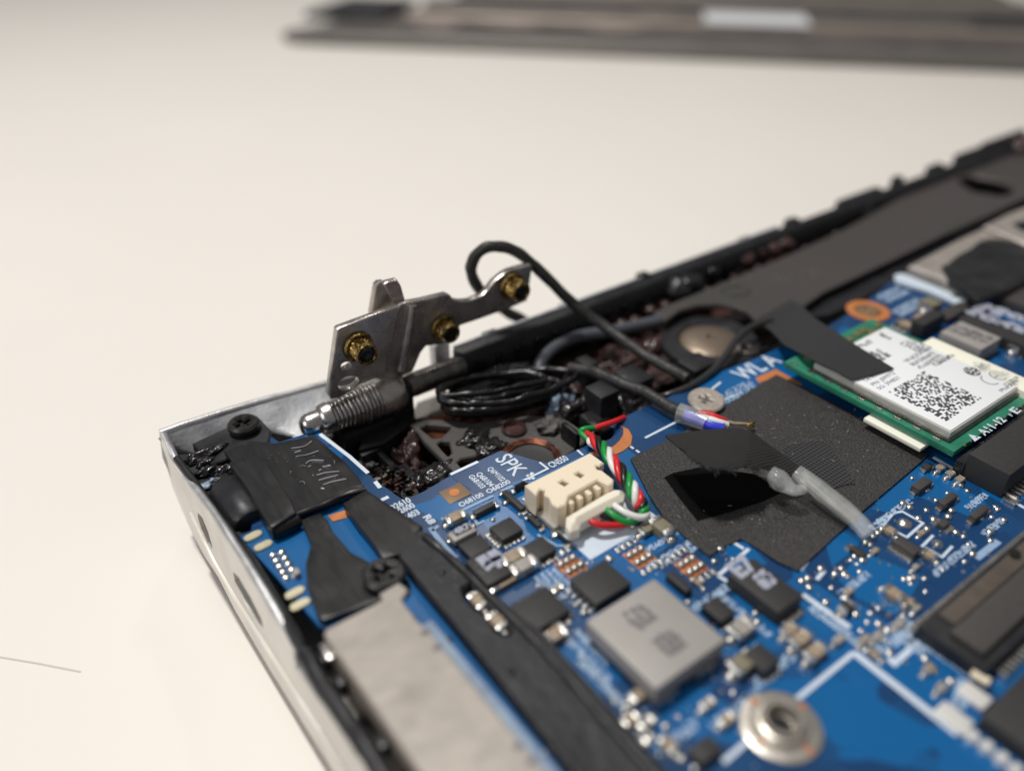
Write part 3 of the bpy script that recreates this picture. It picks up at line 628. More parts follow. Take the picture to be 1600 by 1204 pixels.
# --- pads
def pad_rect(name, l, r, m, z1=0.012, parent=None):
    x0, x1, y0, y1 = rect_lr(l, r, z1); return box(name, x0, x1, y0, y1, 0.0005, z1, m, parent or pcb, 0.003)
tp = pad_rect("test_pad", (685, 769), (737, 771), "copper_tan")
c = at(710, 769, .012); plate("hole_ring", [arc(c.x, c.y, .075, 20)], .0125, .018, "copper_orange", tp, bev=.002)
# the orange crescent beside the notch
cr1 = [(921, 707), (940, 703), (958, 697), (968, 688), (974, 678), (974, 668), (968, 664)]
cr2 = [(982, 670), (988, 681), (986, 694), (974, 704), (958, 711), (944, 712), (932, 712)]
pplate("copper_crescent", cr1+cr2, 0.001, 0.012, "copper_orange", pcb, bev=0.002)
pplate("copper_strip", [(1180, 590), (1212, 576), (1254, 600), (1240, 606), (1212, 588), (1186, 598)], 0.001, 0.010, "copper_orange", pcb, bev=0.002)
pplate("copper_patch", [(395, 690), (418, 683), (410, 698), (398, 702)], 0.001, 0.012, "copper_orange", pcb, bev=0.002)
pplate("copper_patch", [(512, 805), (540, 796), (542, 808), (520, 814)], 0.001, 0.012, "copper_orange", pcb, bev=0.002)
c = at(1356, 486, 0.01); plate("copper_ring", [arc(c.x, c.y, .40, 32), arc(c.x, c.y, .24, 24)], .001, .03, "copper_orange", pcb, bev=.004)
c = at(1356, 486, 0.01); lathe("ring_core", [(0.001, .22), (.04, .20), (.05, .12), (.02, .1), (.02, 0)], 'z', (c.x, c.y, 0), "copper_tan", pcb)
# gold contact pads on the left strip
def lozenge(px0, py0, px1, py1, wd, m, z0=.001, z1=.03):
    a = Vector(at2(px0, py0, z1)); b = Vector(at2(px1, py1, z1)); d = (b-a); L_ = d.length; ang = math.atan2(d.y, d.x); r = wd/2
    pts = [(r*math.cos(t), r*math.sin(t)) for t in [math.pi/2+i*math.pi/8 for i in range(9)]]
    pts += [(L_+r*math.cos(t), r*math.sin(t)) for t in [-math.pi/2+i*math.pi/8 for i in range(9)]]
    c_, s_ = math.cos(ang), math.sin(ang)
    return plate("contact_pad", [[(a.x+x*c_-y*s_, a.y+x*s_+y*c_) for x, y in pts]], z0, z1, m, pcb, bev=.01)
for q in [(388, 839, 402, 832), (404, 854, 418, 847), (453, 928, 468, 920), (461, 946, 477, 938)]:
    lozenge(*q, .13, "tinned_pad")
for i in range(5):
    for j in range(2):
        px = 426+i*5.2+j*14-(i*0.0); py = 867+i*9-j*4
        c = at(px, py, .0)
        if i == 0 and j == 0:
            bm = bmesh.new(); bmesh.ops.create_icosphere(bm, subdivisions=2, radius=.055)
            for v in bm.verts: v.co = Vector((v.co.x, v.co.y, v.co.z*.7)) + c
            sd0 = from_bm("solder_dot", bm, "solder", pcb, 2.0)
        else: copy_of(sd0, c+Vector((0, 0, -.035)), pcb)
def comp(name, l, r, h, m, bev=.015, parent=None, z0=0.0, label=None):
    """component whose top face has its left corner at l and its right corner at r"""
    x0, x1, y0, y1 = rect_lr(l, r, z0+h); o = box(name, x0, x1, y0, y1, z0+0.001, z0+h, m, parent or pcb, bev)
    o["r"] = 0; del o["r"]
    if label: o["label"] = label
    return o, (x0, x1, y0, y1)
comp("chip", (455, 889), (470, 893), .09, "ceramic_grey")
# passive parts: ceramic body with tinned ends
def cap(px, py, L_, wd, h, m="ceramic_tan", ax='x', name="capacitor"):
    c = at(px, py, h*.5); e = L_*.24
    if ax == 'x': body = (c.x-L_/2+e, c.x+L_/2-e, c.y-wd/2, c.y+wd/2); ends = [(c.x-L_/2, c.x-L_/2+e*1.05), (c.x+L_/2-e*1.05, c.x+L_/2)]
    else: body = (c.x-wd/2, c.x+wd/2, c.y-L_/2+e, c.y+L_/2-e); ends = [(c.y-L_/2, c.y-L_/2+e*1.05), (c.y+L_/2-e*1.05, c.y+L_/2)]
    o = box(name, *body, .01, h, m, pcb, .012)
    for a_, b_ in ends:
        if ax == 'x': box("terminal", a_, b_, c.y-wd/2-.004, c.y+wd/2+.004, .001, h+.006, "solder", o, .02)
        else: box("terminal", c.x-wd/2-.004, c.x+wd/2+.004, a_, b_, .001, h+.006, "solder", o, .02)
    # solder fillets on the board
    for s_ in (-1, 1):
        q = Vector((c.x+(s_*(L_/2+.02) if ax == 'x' else 0), c.y+(s_*(L_/2+.02) if ax == 'y' else 0), 0))
        bm = bmesh.new(); bmesh.ops.create_icosphere(bm, subdivisions=2, radius=1)
        for v in bm.verts: v.co = Vector((v.co.x*(wd*.42 if ax == 'y' else .045), v.co.y*(wd*.42 if ax == 'x' else .045), abs(v.co.z)*h*.5)) + q
        from_bm("solder_fillet", bm, "solder", o, 2.0)
    return o
for a_ in [(712, 810, .30, .15, .12, "ceramic_tan", 'x'), (802, 872, .36, .17, .13, "ceramic_tan", 'x'), (818, 886, .38, .18, .14, "ceramic_grey", 'x'), (790, 908, .50, .14, .08, "ceramic_tan", 'x'),
           (1010, 828, .24, .13, .10, "ceramic_olive", 'x'), (1034, 826, .34, .2, .16, "ceramic_olive", 'y'), (1158, 984, .34, .2, .15, "ceramic_grey", 'x'),
           (1160, 1038, .36, .2, .15, "ceramic_olive", 'x'), (1233, 986, .24, .12, .1, "ceramic_tan", 'x'), (1250, 1001, .30, .15, .14, "ceramic_tan", 'x'), (1273, 1021, .30, .15, .14, "ceramic_tan", 'x'),
           (1468, 732, .15, .10, .08, "ceramic_tan", 'x'), (1484, 741, .15, .10, .08, "ceramic_tan", 'x'), (1499, 750, .15, .10, .08, "ceramic_tan", 'x'),
           (1390, 830, .18, .12, .09, "ceramic_tan", 'y'), (1452, 868, .18, .12, .09, "ceramic_tan", 'y'), (1397, 929, .27, .14, .11, "ceramic_tan", 'y'), (1440, 833, .12, .07, .05, "ceramic_tan", 'x'),
           (1366, 861, .14, .07, .05, "ceramic_tan", 'x'), (1430, 886, .12, .07, .05, "ceramic_grey", 'x'), (1432, 950, .12, .07, .05, "ceramic_grey", 'x'),
           (748, 940, .26, .18, .14, "ceramic_tan", 'y'), (778, 972, .26, .18, .14, "ceramic_tan", 'y'), (868, 993, .3, .16, .12, "ceramic_tan", 'x'), (1000, 1085, .26, .13, .1, "ceramic_tan", 'x'),
           (1080, 1046, .24, .12, .1, "ceramic_tan", 'x'), (1440, 500, .4, .25, .15, "ceramic_tan", 'x'), (1415, 510, .35, .22, .14, "ceramic_tan", 'y'), (1380, 525, .3, .2, .12, "ceramic_grey", 'x'), (1590, 542, .4, .2, .14, "ceramic_tan", 'x'),
           (1505, 555-90, .45, .3, .14, "ceramic_tan", 'x'), (1452, 478, .4, .3, .2, "ceramic_olive", 'x'), (860, 966, .2, .12, .1, "ceramic_grey", 'y'), (1350, 1000, .16, .09, .07, "ceramic_tan", 'x'), (1370, 995, .16, .09, .07, "ceramic_grey", 'x'),
           (1365, 1022, .16, .09, .07, "ceramic_tan", 'y'), (1322, 950, .2, .12, .12, "chip_black", 'x'), (985, 1125, .2, .11, .09, "ceramic_tan", 'x'), (1010, 1130, .2, .11, .09, "ceramic_grey", 'x'), (1045, 1165, .2, .12, .1, "ceramic_tan", 'y'), (1000, 1165, .2, .11, .09, "ceramic_grey", 'x'),
           (1135, 1125, .2, .11, .09, "ceramic_tan", 'x'), (1105, 1100, .18, .1, .08, "ceramic_grey", 'x'), (1310, 1000, .16, .09, .07, "ceramic_grey", 'x'), (1420, 940, .16, .09, .07, "ceramic_tan", 'y'), (1405, 975, .16, .09, .07, "ceramic_grey", 'x'),
           (1450, 1045, .16, .09, .07, "ceramic_tan", 'x'), (1470, 1075, .16, .09, .07, "ceramic_grey", 'x'), (870, 940-20, .16, .09, .07, "ceramic_grey", 'x'), (1090, 918-8, .14, .08, .06, "ceramic_tan", 'y'), (1325, 925, .14, .08, .06, "ceramic_tan", 'x')]:
    cap(*a_)
# leadless chips
def pins(o, r, side_, n, ln=.07, wd=.05, h=.03):
    x0, x1, y0, y1 = r; bm = bmesh.new()
    for i in range(n):
        t = (i+.5)/n
        if side_ in 'sn':
            x = x0+(x1-x0)*t; yy = (y0-ln, y0) if side_ == 's' else (y1, y1+ln)
            bm_box(bm, x-wd/2, x+wd/2, yy[0], yy[1], .001, h, .006)
        else:
            y = y0+(y1-y0)*t; xx = (x0-ln, x0) if side_ == 'w' else (x1, x1+ln)
            bm_box(bm, xx[0], xx[1], y-wd/2, y+wd/2, .001, h, .006)
    o2 = from_bm("pin_row", bm, "solder", o); o2["kind"] = "stuff"; return o2
CH = [((716, 850), (770, 853), .12, "chip_black"), ((764, 823), (818, 826), .12, "chip_black"), ((815, 853), (870, 857), .12, "chip_black"),
      ((738, 797), (775, 787), .10, "chip_brown"), ((784, 768), (822, 791), .10, "chip_black"), ((803, 757), (821, 751), .13, "chip_black"), ((824, 806), (848, 818), .09, "chip_black"), ((868, 829), (888, 844), .09, "chip_black"),
      ((792, 948), (892, 952), .14, "chip_black"), ((890, 905), (987, 910), .14, "chip_black"), ((1040, 897), (1083, 917), .12, "chip_black"), ((1096, 945), (1150, 955), .14, "chip_black"),
      ((1160, 1020), (1220, 1030), .16, "chip_black"), ((1424, 757), (1458, 751), .12, "chip_brown"), ((1466, 783), (1498, 773), .12, "chip_brown"), ((1514, 803), (1547, 793), .12, "chip_brown"),
      ((1394, 844), (1441, 857), .11, "chip_brown"), ((1464, 816), (1486, 815), .08, "chip_brown"), ((1328, 856), (1356, 864), .06, "chip_black"), ((1440, 726), (1458, 727), .08, "chip_black"),
      ((1496, 497), (1640, 528), .22, "chip_black"), ((1540, 455), (1700, 480), .2, "chip_brown"), ((1462, 490), (1520, 478), .12, "chip_brown"), ((1534, 1116), (1820, 1150), .22, "chip_black"), ((1075, 1170), (1130, 1168), .12, "chip_black"),
      ((1335, 528), (1370, 520), .12, "chip_brown"), ((1425, 500), (1478, 490), .3, "chip_black")]
cobj = []
for l, r, h, m_ in CH: cobj.append(comp("chip", l, r, h, m_))
for i, sd, n in [(0, 's', 4), (1, 's', 5), (1, 'w', 5), (2, 's', 5), (2, 'w', 5), (8, 's', 5), (9, 'w', 5), (11, 's', 4), (12, 's', 3), (16, 'w', 8), (16, 'e', 8), (17, 's', 4), (17, 'n', 4), (8, 'n', 5), (20, 'w', 6), (18, 'n', 4)]:
    pins(*cobj[i], sd, n)
for i in (3, 4, 5, 6, 7, 13, 14, 15, 19):
    o, r = cobj[i]
    for s_ in 'sn' if i in (4, 6, 7) else 'we':
        pins(o, r, s_, 1 if s_ in 'sw' else 2, .06, .08, .05)
# marked chip at the right of the inductor
o, r = comp("chip", (1138, 896), (1256, 929), .22, "chip_black", .03)
zt = .222
tx = at(1150, 884, zt); text("E7", at(1156, 903, zt), .34, "print_chip", o, DX, bold=.02, sx=.95)
text("95", at(1189, 912, zt), .2, "print_chip", o, DX, bold=.015, sx=1.1); text("85", at(1196, 920, zt), .2, "print_chip", o, DX, bold=.015, sx=1.1)
pins(o, r, 's', 1, .10, .34, .05)
o, r = comp("chip", (726, 876), (801, 893), .16, "chip_black", .02)
text("EE", at(755, 885, .162), .22, "print_chip", o, DX, bold=.02, sx=1.3); text("6F", at(764, 893, .162), .22, "print_chip", o, DX, bold=.02, sx=1.2)
# 4R7 style coil
o, r = comp("power_coil", (697, 832), (747, 827), .13, "ceramic_grey", .05)
x0, x1, y0, y1 = r
lb = box("marking_face", x0+.07, x1-.05, y0+.06, y1-.04, .131, .136, "chip_black", o, .001)
text("4R7", ((x0+.09), (y0+.085), .137), (y1-y0)*.72, "print_chip", lb, DX, bold=.006, sx=.95)
# big grey inductor
zi = .36
o, r = comp("inductor", (915, 969), (1135, 998), zi-.12, "inductor_grey", .03, z0=.12)
x0, x1, y0, y1 = r; cx_, cy_ = (x0+x1)/2, (y0+y1)/2
box("inductor_base", x0+.05, x1-.05, y0+.05, y1-.05, .01, .12, "chip_black", o, .01)
c1 = at(1000, 963, zi+.002); c2 = at(1046, 1004, zi+.002)
glyphs("marking", (c1.x, c1.y), 3, 3, .10, .075, zi+.001, "print_grey", o, DY, fill=.95)
glyphs("marking", (c2.x, c2.y), 3, 3, .10, .075, zi+.001, "print_grey", o, DY, fill=.95)
for (px, py) in [(1040, 1085), (1100, 1042)]:
    c = at(px, py, .05); box("terminal", c.x-.16, c.x+.16, c.y-.05, c.y+.06, .002, .08, "solder", o, .02)
# marked grey chip behind the white label
o, r = comp("chip", (1469, 518), (1566, 527), .3, "inductor_grey", .03)
for px, py in [(1503, 517), (1530, 526)]:
    c = at(px, py, .302); glyphs("marking", (c.x, c.y), 2, 3, .13, .13, .302, "print_grey", o, DY, fill=.6)
o, r = cobj[20]
for px, py in [(1553, 492), (1580, 500)]:
    c = at(px, py, .222); glyphs("marking", (c.x, c.y), 2, 3, .28, .26, .222, "print_chip", o, DY, fill=.7)
# orange six-ball pads with side tabs
for (px, py) in [(892, 883), (999, 869), (1080, 884)]:
    c = at(px, py, 0.01)
    pd = box("ball_pad", c.x-.155, c.x+.155, c.y-.155, c.y+.155, .001, .01, "copper_orange", pcb, .002)
    for i in range(3):
        for j in range(2):
            copy_of(sd0, (c.x-.10+i*.10, c.y-.075+j*.15, 0.0), pd)
    for s_ in (-1, 1):
        for i in range(4):
            y = c.y-.13+i*.088
            if s_ > 0: box("solder_tab", c.x-.15+i*.1-.032, c.x-.15+i*.1+.032, c.y+.19, c.y+.28, .001, .03, "solder", pd, .01)
            else: box("solder_tab", c.x-.15+i*.1-.032, c.x-.15+i*.1+.032, c.y-.28, c.y-.19, .001, .03, "solder", pd, .01)
# boxed round solder points
for (px, py, rr) in [(1413, 819, .095), (1464, 851, .07)]:
    c = at(px, py, 0); lathe("test_point", [(0.001, rr), (.03, rr*.95), (.06, rr*.6), (.07, 0)], 'z', (c.x, c.y, 0), "solder", pcb, seg=24)
# single solder dots
dots = [(1410, 787), (1421, 793), (1447, 797), (1434, 810), (1436, 832), (1448, 827), (1364, 838), (1371, 833), (1352, 848), (1360, 851), (1493, 832), (1505, 838), (1513, 851), (1519, 866), (1507, 878), (1473, 891), (1546, 832), (1568, 813), (1547, 845),
        (1335, 869), (1329, 875), (1347, 876), (1339, 881), (1343, 893), (1314, 888), (1304, 897), (1319, 910-12), (1324, 907-6), (1299, 918), (1321, 935), (1290, 941), (1444, 904), (1427, 903), (1421, 905), (1446, 924), (1412, 905), (1423, 912),
        (1511, 767), (1501, 758), (1555, 792), (1558, 796), (1549, 808), (1481, 808), (1458, 815-3), (1125, 858), (1145, 873), (1116, 877), (1252, 908), (1262, 904), (1264, 918), (1282, 889), (1299, 918), (1293, 940), (950, 872), (953, 884-10),
        (885, 932), (900, 945), (912, 957), (890, 962), (1150, 915-10), (978, 1100), (976, 1113), (1000, 1140), (1016, 1150), (1040, 1135), (1060, 1120), (1065, 1185), (1085, 1200), (1018, 1120), (1145, 1090-8), (960, 1095),
        (1372, 975), (1386, 985), (1410, 962), (1425, 960), (1435, 972), (1440, 985), (1360, 958), (1372, 950), (1390, 1020), (1445, 1029), (1460, 1048), (1485, 1065), (1345, 985), (1355, 972), (1337, 960), (1380, 1000), (1352, 1015),
        (770, 812), (812, 805-2), (846, 826-2), (866, 838), (884, 856), (832, 884), (788, 778-4), (702, 850-3), (740, 824-2), (824, 768), (812, 762), (790, 786), (1075, 941), (1180, 968-10), (1183, 972), (1130, 1002), (1425, 747), (1448, 770-4), (1462, 790-8), (1486, 800-2), (1480, 770), (1534, 810)]
for px, py in dots:
    sc = random.uniform(.6, 1.05)
    o = copy_of(sd0, at(px, py, 0)+Vector((0, 0, -.02)), pcb); o.scale = (sc, sc, sc*.9)
# small vias and tiny parts nobody could pick apart
bm = bmesh.new()
reg = [(690, 880, 800, 940), (830, 900, 1000, 1180), (1260, 860, 1420, 1000), (1370, 770, 1560, 900), (1340, 930, 1440, 1040), (1000, 1090, 1200, 1200), (1400, 440, 1600, 520), (860, 870, 1130, 900), (1110, 850, 1180, 1100)]
for i in range(190):
    a_ = random.choice(reg); px = random.uniform(a_[0], a_[2]); py = random.uniform(a_[1], a_[3])
    c = at(px, py, 0); r_ = random.uniform(.016, .03)
    q = bmesh.ops.create_cone(bm, cap_ends=True, segments=8, radius1=r_, radius2=r_*.7, depth=.014)
    bmesh.ops.translate(bm, vec=Vector((c.x, c.y, .007)), verts=q["verts"])
vi = from_bm("via_dots", bm, "solder", pcb); vi["kind"] = "stuff"
# round threaded standoff
c = at(1220, 1134, .02)
lathe("standoff", [(0.001, .42), (.03, .42), (.04, .40), (.04, .27), (.12, .26), (.13, .22), (.10, .19), (.165, .20), (.165, .165), (.11, .15), (.012, .14), (.012, 0)], 'z', (c.x, c.y, 0), "standoff_tin", pcb)
lathe("standoff_bore", [(.0, .12), (.016, .12), (.018, 0)], 'z', (c.x, c.y, .001), "recess_dark", pcb, seg=20)
for k in range(4):
    a = k*math.pi/2; p_ = Vector((c.x+.345*math.cos(a), c.y+.345*math.sin(a), .045))
    box("copper_mark", p_.x-(.055 if k % 2 == 0 else .02), p_.x+(.055 if k % 2 == 0 else .02), p_.y-(.02 if k % 2 == 0 else .055), p_.y+(.02 if k % 2 == 0 else .055), .041, .046, "copper_orange", pcb, .001)
# big bright pads and the row of round contacts at the lower right
for (px, py, a_, b_) in [(1523, 1085, .11, .15), (1490, 1120, .12, .17)]:
    c = at(px, py, .05); box("solder_pad", c.x-a_, c.x+a_, c.y-b_, c.y+b_, .001, .06, "pad_white_glare", pcb, .025)
for (px, py) in [(1518, 1154), (1540, 1170), (1563, 1188), (1585, 1206)]:
    p_ = at(px, py, .0); lathe("round_contact", [(0.001, .07), (.05, .07), (.09, .05), (.1, 0)], 'z', (p_.x, p_.y, 0), "pad_white_glare", pcb, seg=20)
a_ = at(1518, 1050, .1); b_ = at(1546, 1066, .1)
tube("pin_bar", [a_, (a_+b_)/2, b_], .05, "cream_nylon", pcb, seg=12, sub=2)
# card edge sockets
o, r = comp("card_socket", (1500, 698), (1760, 610), .42, "chip_black", .03); o["label"] = "black socket holding the green card"
sx0, sx1, sy0, sy1 = rect_lr((1500, 698), (1579, 742), .42)
bpy.data.objects.remove(o)
sy1 = at(1526, 699, .42).y
sock = box("card_socket", sx0, sx0+3.2, sy0, sy1, .001, .42, "chip_black", pcb, .03); sock["label"] = "black socket holding the green card"
box("socket_lip", sx0-.03, sx0+3.2, sy1-.02, sy1+.12, .001, .25, "black_plastic", sock, .02)
bm = bmesh.new()
for i in range(26): bm_box(bm, sx0+.1+i*.1, sx0+.15+i*.1, sy0-.16, sy0, .001, .07, .008)
o2 = from_bm("pin_row", bm, "solder", sock); o2["kind"] = "stuff"
box("solder_tab", sx0-.02, sx0+.12, sy0-.2, sy0-.02, .001, .05, "solder", sock, .01)
x0, x1, y0, y1 = rect_lr((1438, 968), (1545, 1042), .3)
s2 = box("memory_socket", x0, x0+4, y0, y1, .001, .22, "black_plastic", pcb, .02); s2["label"] = "long black socket with a brown and grey top at the right edge"
box("top_plate", x0+.13, x0+4, y0+.12, y1-.28, .221, .30, "chip_brown", s2, .02)
box("brown_film", x0+.3, x0+4, y1-.26, y1-.06, .221, .26, "brown_film", s2, .01)
bm = bmesh.new()
for i in range(46): bm_box(bm, x0+.0+i*.062, x0+.04+i*.062, y1+.02, y1+.10, .001, .07, .006)
o2 = from_bm("pin_row", bm, "solder", s2); o2["kind"] = "stuff"
bm = bmesh.new()
for i in range(30): bm_box(bm, x0+.25+i*.085, x0+.30+i*.085, y0-.14, y0-.01, .001, .09, .008)
o2 = from_bm("pin_row", bm, "solder", s2); o2["kind"] = "stuff"
c = at(1586, 862, .31); plate("round_hole", [arc(c.x, c.y, .07, 18)], .302, .306, "recess_dark", s2, bev=.001)
lines("printed_line", [[(1525, 872), (1560, 845)], [(1428, 975), (1395, 1008)]], .09, ZP, "print_dim", pcb)
# speaker connector (housing soldered to the board)
ctop = [(820, 757), (922, 706), (944, 722), (937, 727), (931, 726), (933, 732), (941, 734), (959, 748), (958, 755), (951, 757), (934, 749), (889, 774), (884, 788), (872, 792), (862, 786), (858, 776), (850, 772), (852, 765), (844, 763), (838, 773)]
hole_a = [(898, 740), (905, 736), (914, 740), (907, 745)]; hole_b = [(873, 753), (880, 749), (890, 753), (882, 758)]
con = pplate("connector_housing", ctop, .02, .42, "cream_nylon", pcb, holes=[hole_a, hole_b], bev=.02)
con["label"] = "cream four pin connector housing marked CN550"
box_c = at(880, 790, .1)
for (l, r) in [((838, 800), (878, 818)),]:
    x0, x1, y0, y1 = rect_lr(l, r, .10); box("solder_tab", x0, x1, y0, y1, .001, .1, "ceramic_grey", con, .02); box("solder_foot", x0-.04, x1-.05, y0-.09, y0+.01, .001, .06, "solder", con, .03)
for k in range(4):
    t = k/3; c = at(893+t*42, 790-t*22, .30); box("contact_fin", c.x-.035, c.x+.035, c.y-.02, c.y+.20, .05, .36, "cream_nylon", con, .01)

# ================================================================== plug and twisted wires
plug = thing("speaker_plug", "translucent white plug pushed into the cream connector", "plug", at(930, 800, 0))
pg = [(885, 802), (905, 790), (938, 770), (956, 760), (972, 760), (977, 766), (975, 776), (956, 785), (908, 811), (906, 820), (891, 825), (884, 816)]
pplate("plug_body", pg, .06, .34, "plug_nylon", plug, bev=.07)
for i, (px, py) in enumerate([(915, 804), (930, 797), (944, 789), (955, 783)]):
    blob("amber_glue", at(px, py, .22), .07, .06, .06, "glue_amber", plug, amp=.3, sub=3, seed=i)
wires = thing("speaker_cable", "twisted red, green, black and white wires from the cream connector", "cable", at(985, 790, 0))
wmat = ["wire_red", "wire_black", "wire_green", "wire_white"]
spine = smooth_path([at(1004, 806, .16), at(1002, 790, .22), at(990, 768, .32), at(974, 742, .34), at(954, 716, .32), at(938, 696, .22), at(922, 684, .08)], 14)
starts = [[at(912, 806, .22), at(935, 819, .20), at(965, 820, .15), at(990, 815, .12)], [at(927, 799, .22), at(945, 806, .2), at(975, 815, .14), at(998, 815, .10)],
          [at(941, 791, .24), at(958, 804, .24), at(978, 815, .18), at(996, 812, .14)], [at(953, 784, .24), at(968, 795, .26), at(985, 804, .24), at(1003, 808, .2)]]
ends = [[at(915, 674, .1), at(934, 667, .12), at(958, 659, .12), at(975, 652, .0)], [at(915, 672, -.1), at(930, 664, -.2), at(950, 655, -.3)], [at(908, 676, .12), at(914, 670, .16), at(930, 669, .10), at(942, 672, -.1)], [at(925, 672, -.1), at(936, 664, -.3), at(945, 655, -.4)]]
for i, m_ in enumerate(wmat):
    pts = list(starts[i]); n = len(spine)
    for k in range(4, n-3, 3):
        T = (spine[min(k+1, n-1)]-spine[k-1]).normalized(); n1 = T.cross(Vector((0, 0, 1))).normalized(); n2 = T.cross(n1)
        a = k*2*math.pi/30 + i*math.pi/2+.6
        pts.append(spine[k]+(n1*math.cos(a)+n2*math.sin(a))*.060)
    pts += ends[i]
    tube("wire", pts, .046, m_, wires, seg=12, sub=5)

# ================================================================== wireless card
zc = .36
gb = [at2(1225, 565, zc), at2(1490, 705, zc)]
gx = (gb[0][0]+gb[1][0])/2; gy0 = gb[1][1]; gy1 = gb[0][1]
wc = thing("wireless_card", "green wireless card with a white label and silver shield", "expansion card", (gx+1.1, gy0+1.5, zc-.12))
gw = 2.45
box("green_board", gx, gx+gw, gy0-.01, gy1, zc-.1, zc, "green_mask", wc, .01)
LL = at(1272, 566, zc+.16); LB = at(1486, 676, zc+.16)
lx0 = (LL.x+LB.x)/2; ly0 = LB.y; ly1 = LL.y; lx1 = lx0+1.93
zs = zc+.16
sh = box("shield", lx0, lx1, ly0, ly1, zc+.03, zs, "card_shield", wc, .03)
box("shield_frame", lx0-.03, lx1+.03, ly0-.03, ly1+.03, zc+.001, zc+.05, "dark_steel", wc, .01)
lab = box("label", lx0+.03, lx1-.02, ly0+.03, ly1-.03, zs+.001, zs+.010, "label_white", wc, .003)
lab["label"] = "white certification label with printed codes"
zl = zs+.0105
for i in range(9):
    y = gy0+.25+i*.31; box("solder_tab", gx+.05, gx+.09, y, y+.12, zc+.001, zc+.02, "solder", wc, .004)
bm = bmesh.new()
for i in range(12):
    q = bmesh.ops.create_cone(bm, cap_ends=True, segments=8, radius1=.018, radius2=.018, depth=.01)
    bmesh.ops.translate(bm, vec=Vector((gx+.25+i*.16, gy0-.02, zc+.005)), verts=q["verts"])
v_ = from_bm("via_dots", bm, "gold_pad", wc); v_["kind"] = "stuff"
for px, py in [(1264, 560), (1286, 548)]:
    c = at(px, py, zc); box("gold_contact", c.x-.06, c.x+.06, c.y-.06, c.y+.06, zc+.001, zc+.03, "gold_pad", wc, .01)
for (px, py) in [(1362, 519), (1340, 522), (1350, 516), (1328, 530), (1372, 508)]:
    c = at(px, py, zc+.03); box("gold_contact", c.x-.08, c.x+.08, c.y-.05, c.y+.05, zc+.001, zc+.05, "gold_pad", wc, .01)
textfit("A11-12", (1539, 680), (1576, 658), zc+.001, .125, "print_white", wc, bold=.005); textfit("E", (1588, 647), (1597, 642), zc+.001, .125, "print_white", wc, bold=.005)
text("I", at(1581, 650, zc+.001), .08, "print_white", wc, DX, bold=.006)
t_ = [at2(1515, 681, zc+.002), at2(1531, 682, zc+.002), at2(1519, 687, zc+.002)]
t0 = at2(1522, 683, zc); bm = bmesh.new(); bm.faces.new([bm.verts.new((t0[0]-.09, t0[1]-.06, zc+.003)), bm.verts.new((t0[0]+.09, t0[1]-.06, zc+.003)), bm.verts.new((t0[0], t0[1]+.09, zc+.003))])
from_bm("printed_arrow", bm, "print_white", wc, 0)
# print on the label
def speckle(l, r, n, m_):
    x0, x1, y0, y1 = rect_lr(l, r, zl); bm = bmesh.new(); cw = (x1-x0)/n; chh = (y1-y0)/int(n*(y1-y0)/(x1-x0)+.5); ny = int((y1-y0)/chh+.5)
    for i in range(n):
        for j in range(ny):
            if random.random() < .47:
                X = x0+i*cw; Y = y0+j*chh; bm.faces.new([bm.verts.new(q) for q in ((X, Y, zl+.001), (X+cw*1.02, Y, zl+.001), (X+cw*1.02, Y+chh*1.02, zl+.001), (X, Y+chh*1.02, zl+.001))])
    o = from_bm("printed_speckle", bm, m_, lab, 0); o["kind"] = "stuff"; return o
speckle((1388, 612), (1534, 622), 30, "print_ink"); speckle((1405, 537), (1457, 543), 13, "print_ink_light")
def lt(s_, px, py, size, m_="print_ink", d=DX, sx=1.0, bold=0): return text(s_, at(px, py, zl), size, m_, lab, d, sx=sx, bold=bold)
lt("TA: K13483", 1353, 597, .105, sx=1.05); lt("PN: J09972", 1365, 603, .105, sx=1.25); lt("SG: 394821", 1375, 609, .105, sx=1.15)
lt("A8F6", 1352, 558, .12); lt("E0FD", 1364, 560, .12)
glyphs("printed_text", at2(1442, 560, zl), 3, 12, .055, .09, zl, "print_ink_light", lab, DX, fill=.4, gap=1.3)
glyphs("printed_text", at2(1474, 562, zl), 1, 9, .06, .09, zl, "print_ink", lab, DX, fill=.4)
glyphs("printed_text", at2(1402, 515, zl), 1, 3, .1, .12, zl, "print_ink_light", lab, DY, fill=.4)
glyphs("printed_text", at2(1382, 525, zl), 1, 3, .08, .1, zl, "print_ink", lab, DY, fill=.5)
glyphs("printed_text", at2(1350, 538, zl), 1, 5, .08, .1, zl, "print_ink_light", lab, DX, fill=.5)
glyphs("printed_text", at2(1375, 554, zl), 2, 3, .09, .12, zl, "print_ink", lab, DY, fill=.5)
glyphs("printed_text", at2(1580, 595, zl), 1, 8, .05, .07, zl, "print_ink_light", lab, DX, fill=.35)
glyphs("printed_text", at2(1576, 603, zl), 1, 10, .05, .07, zl, "print_ink_light", lab, DX, fill=.35)
c = at(1519, 580, zl); plate("printed_globe", [arc(c.x, c.y, .125, 24)], zl, zl+.002, "print_ink", lab, bev=.0005)
glyphs("printed_stripe", (c.x, c.y), 3, 2, .09, .05, zl+.0025, "label_white", lab, DX, fill=.25)
def ring_lines(name, pts, wd, close=True):
    bm = bmesh.new(); P = pts+([pts[0]] if close else [])
    for i in range(len(P)-1): bar(bm, P[i], P[i+1], wd, zl+.001+.0002*(i % 2), .001)
    return from_bm(name, bm, "print_ink_light", lab, 0)
ring_lines("printed_triangle", [at2(1521, 566, zl), at2(1547, 570, zl), at2(1534, 579, zl)], .012)
glyphs("printed_text", at2(1534, 571, zl), 1, 3, .06, .09, zl, "print_ink_light", lab, DX, fill=.4)
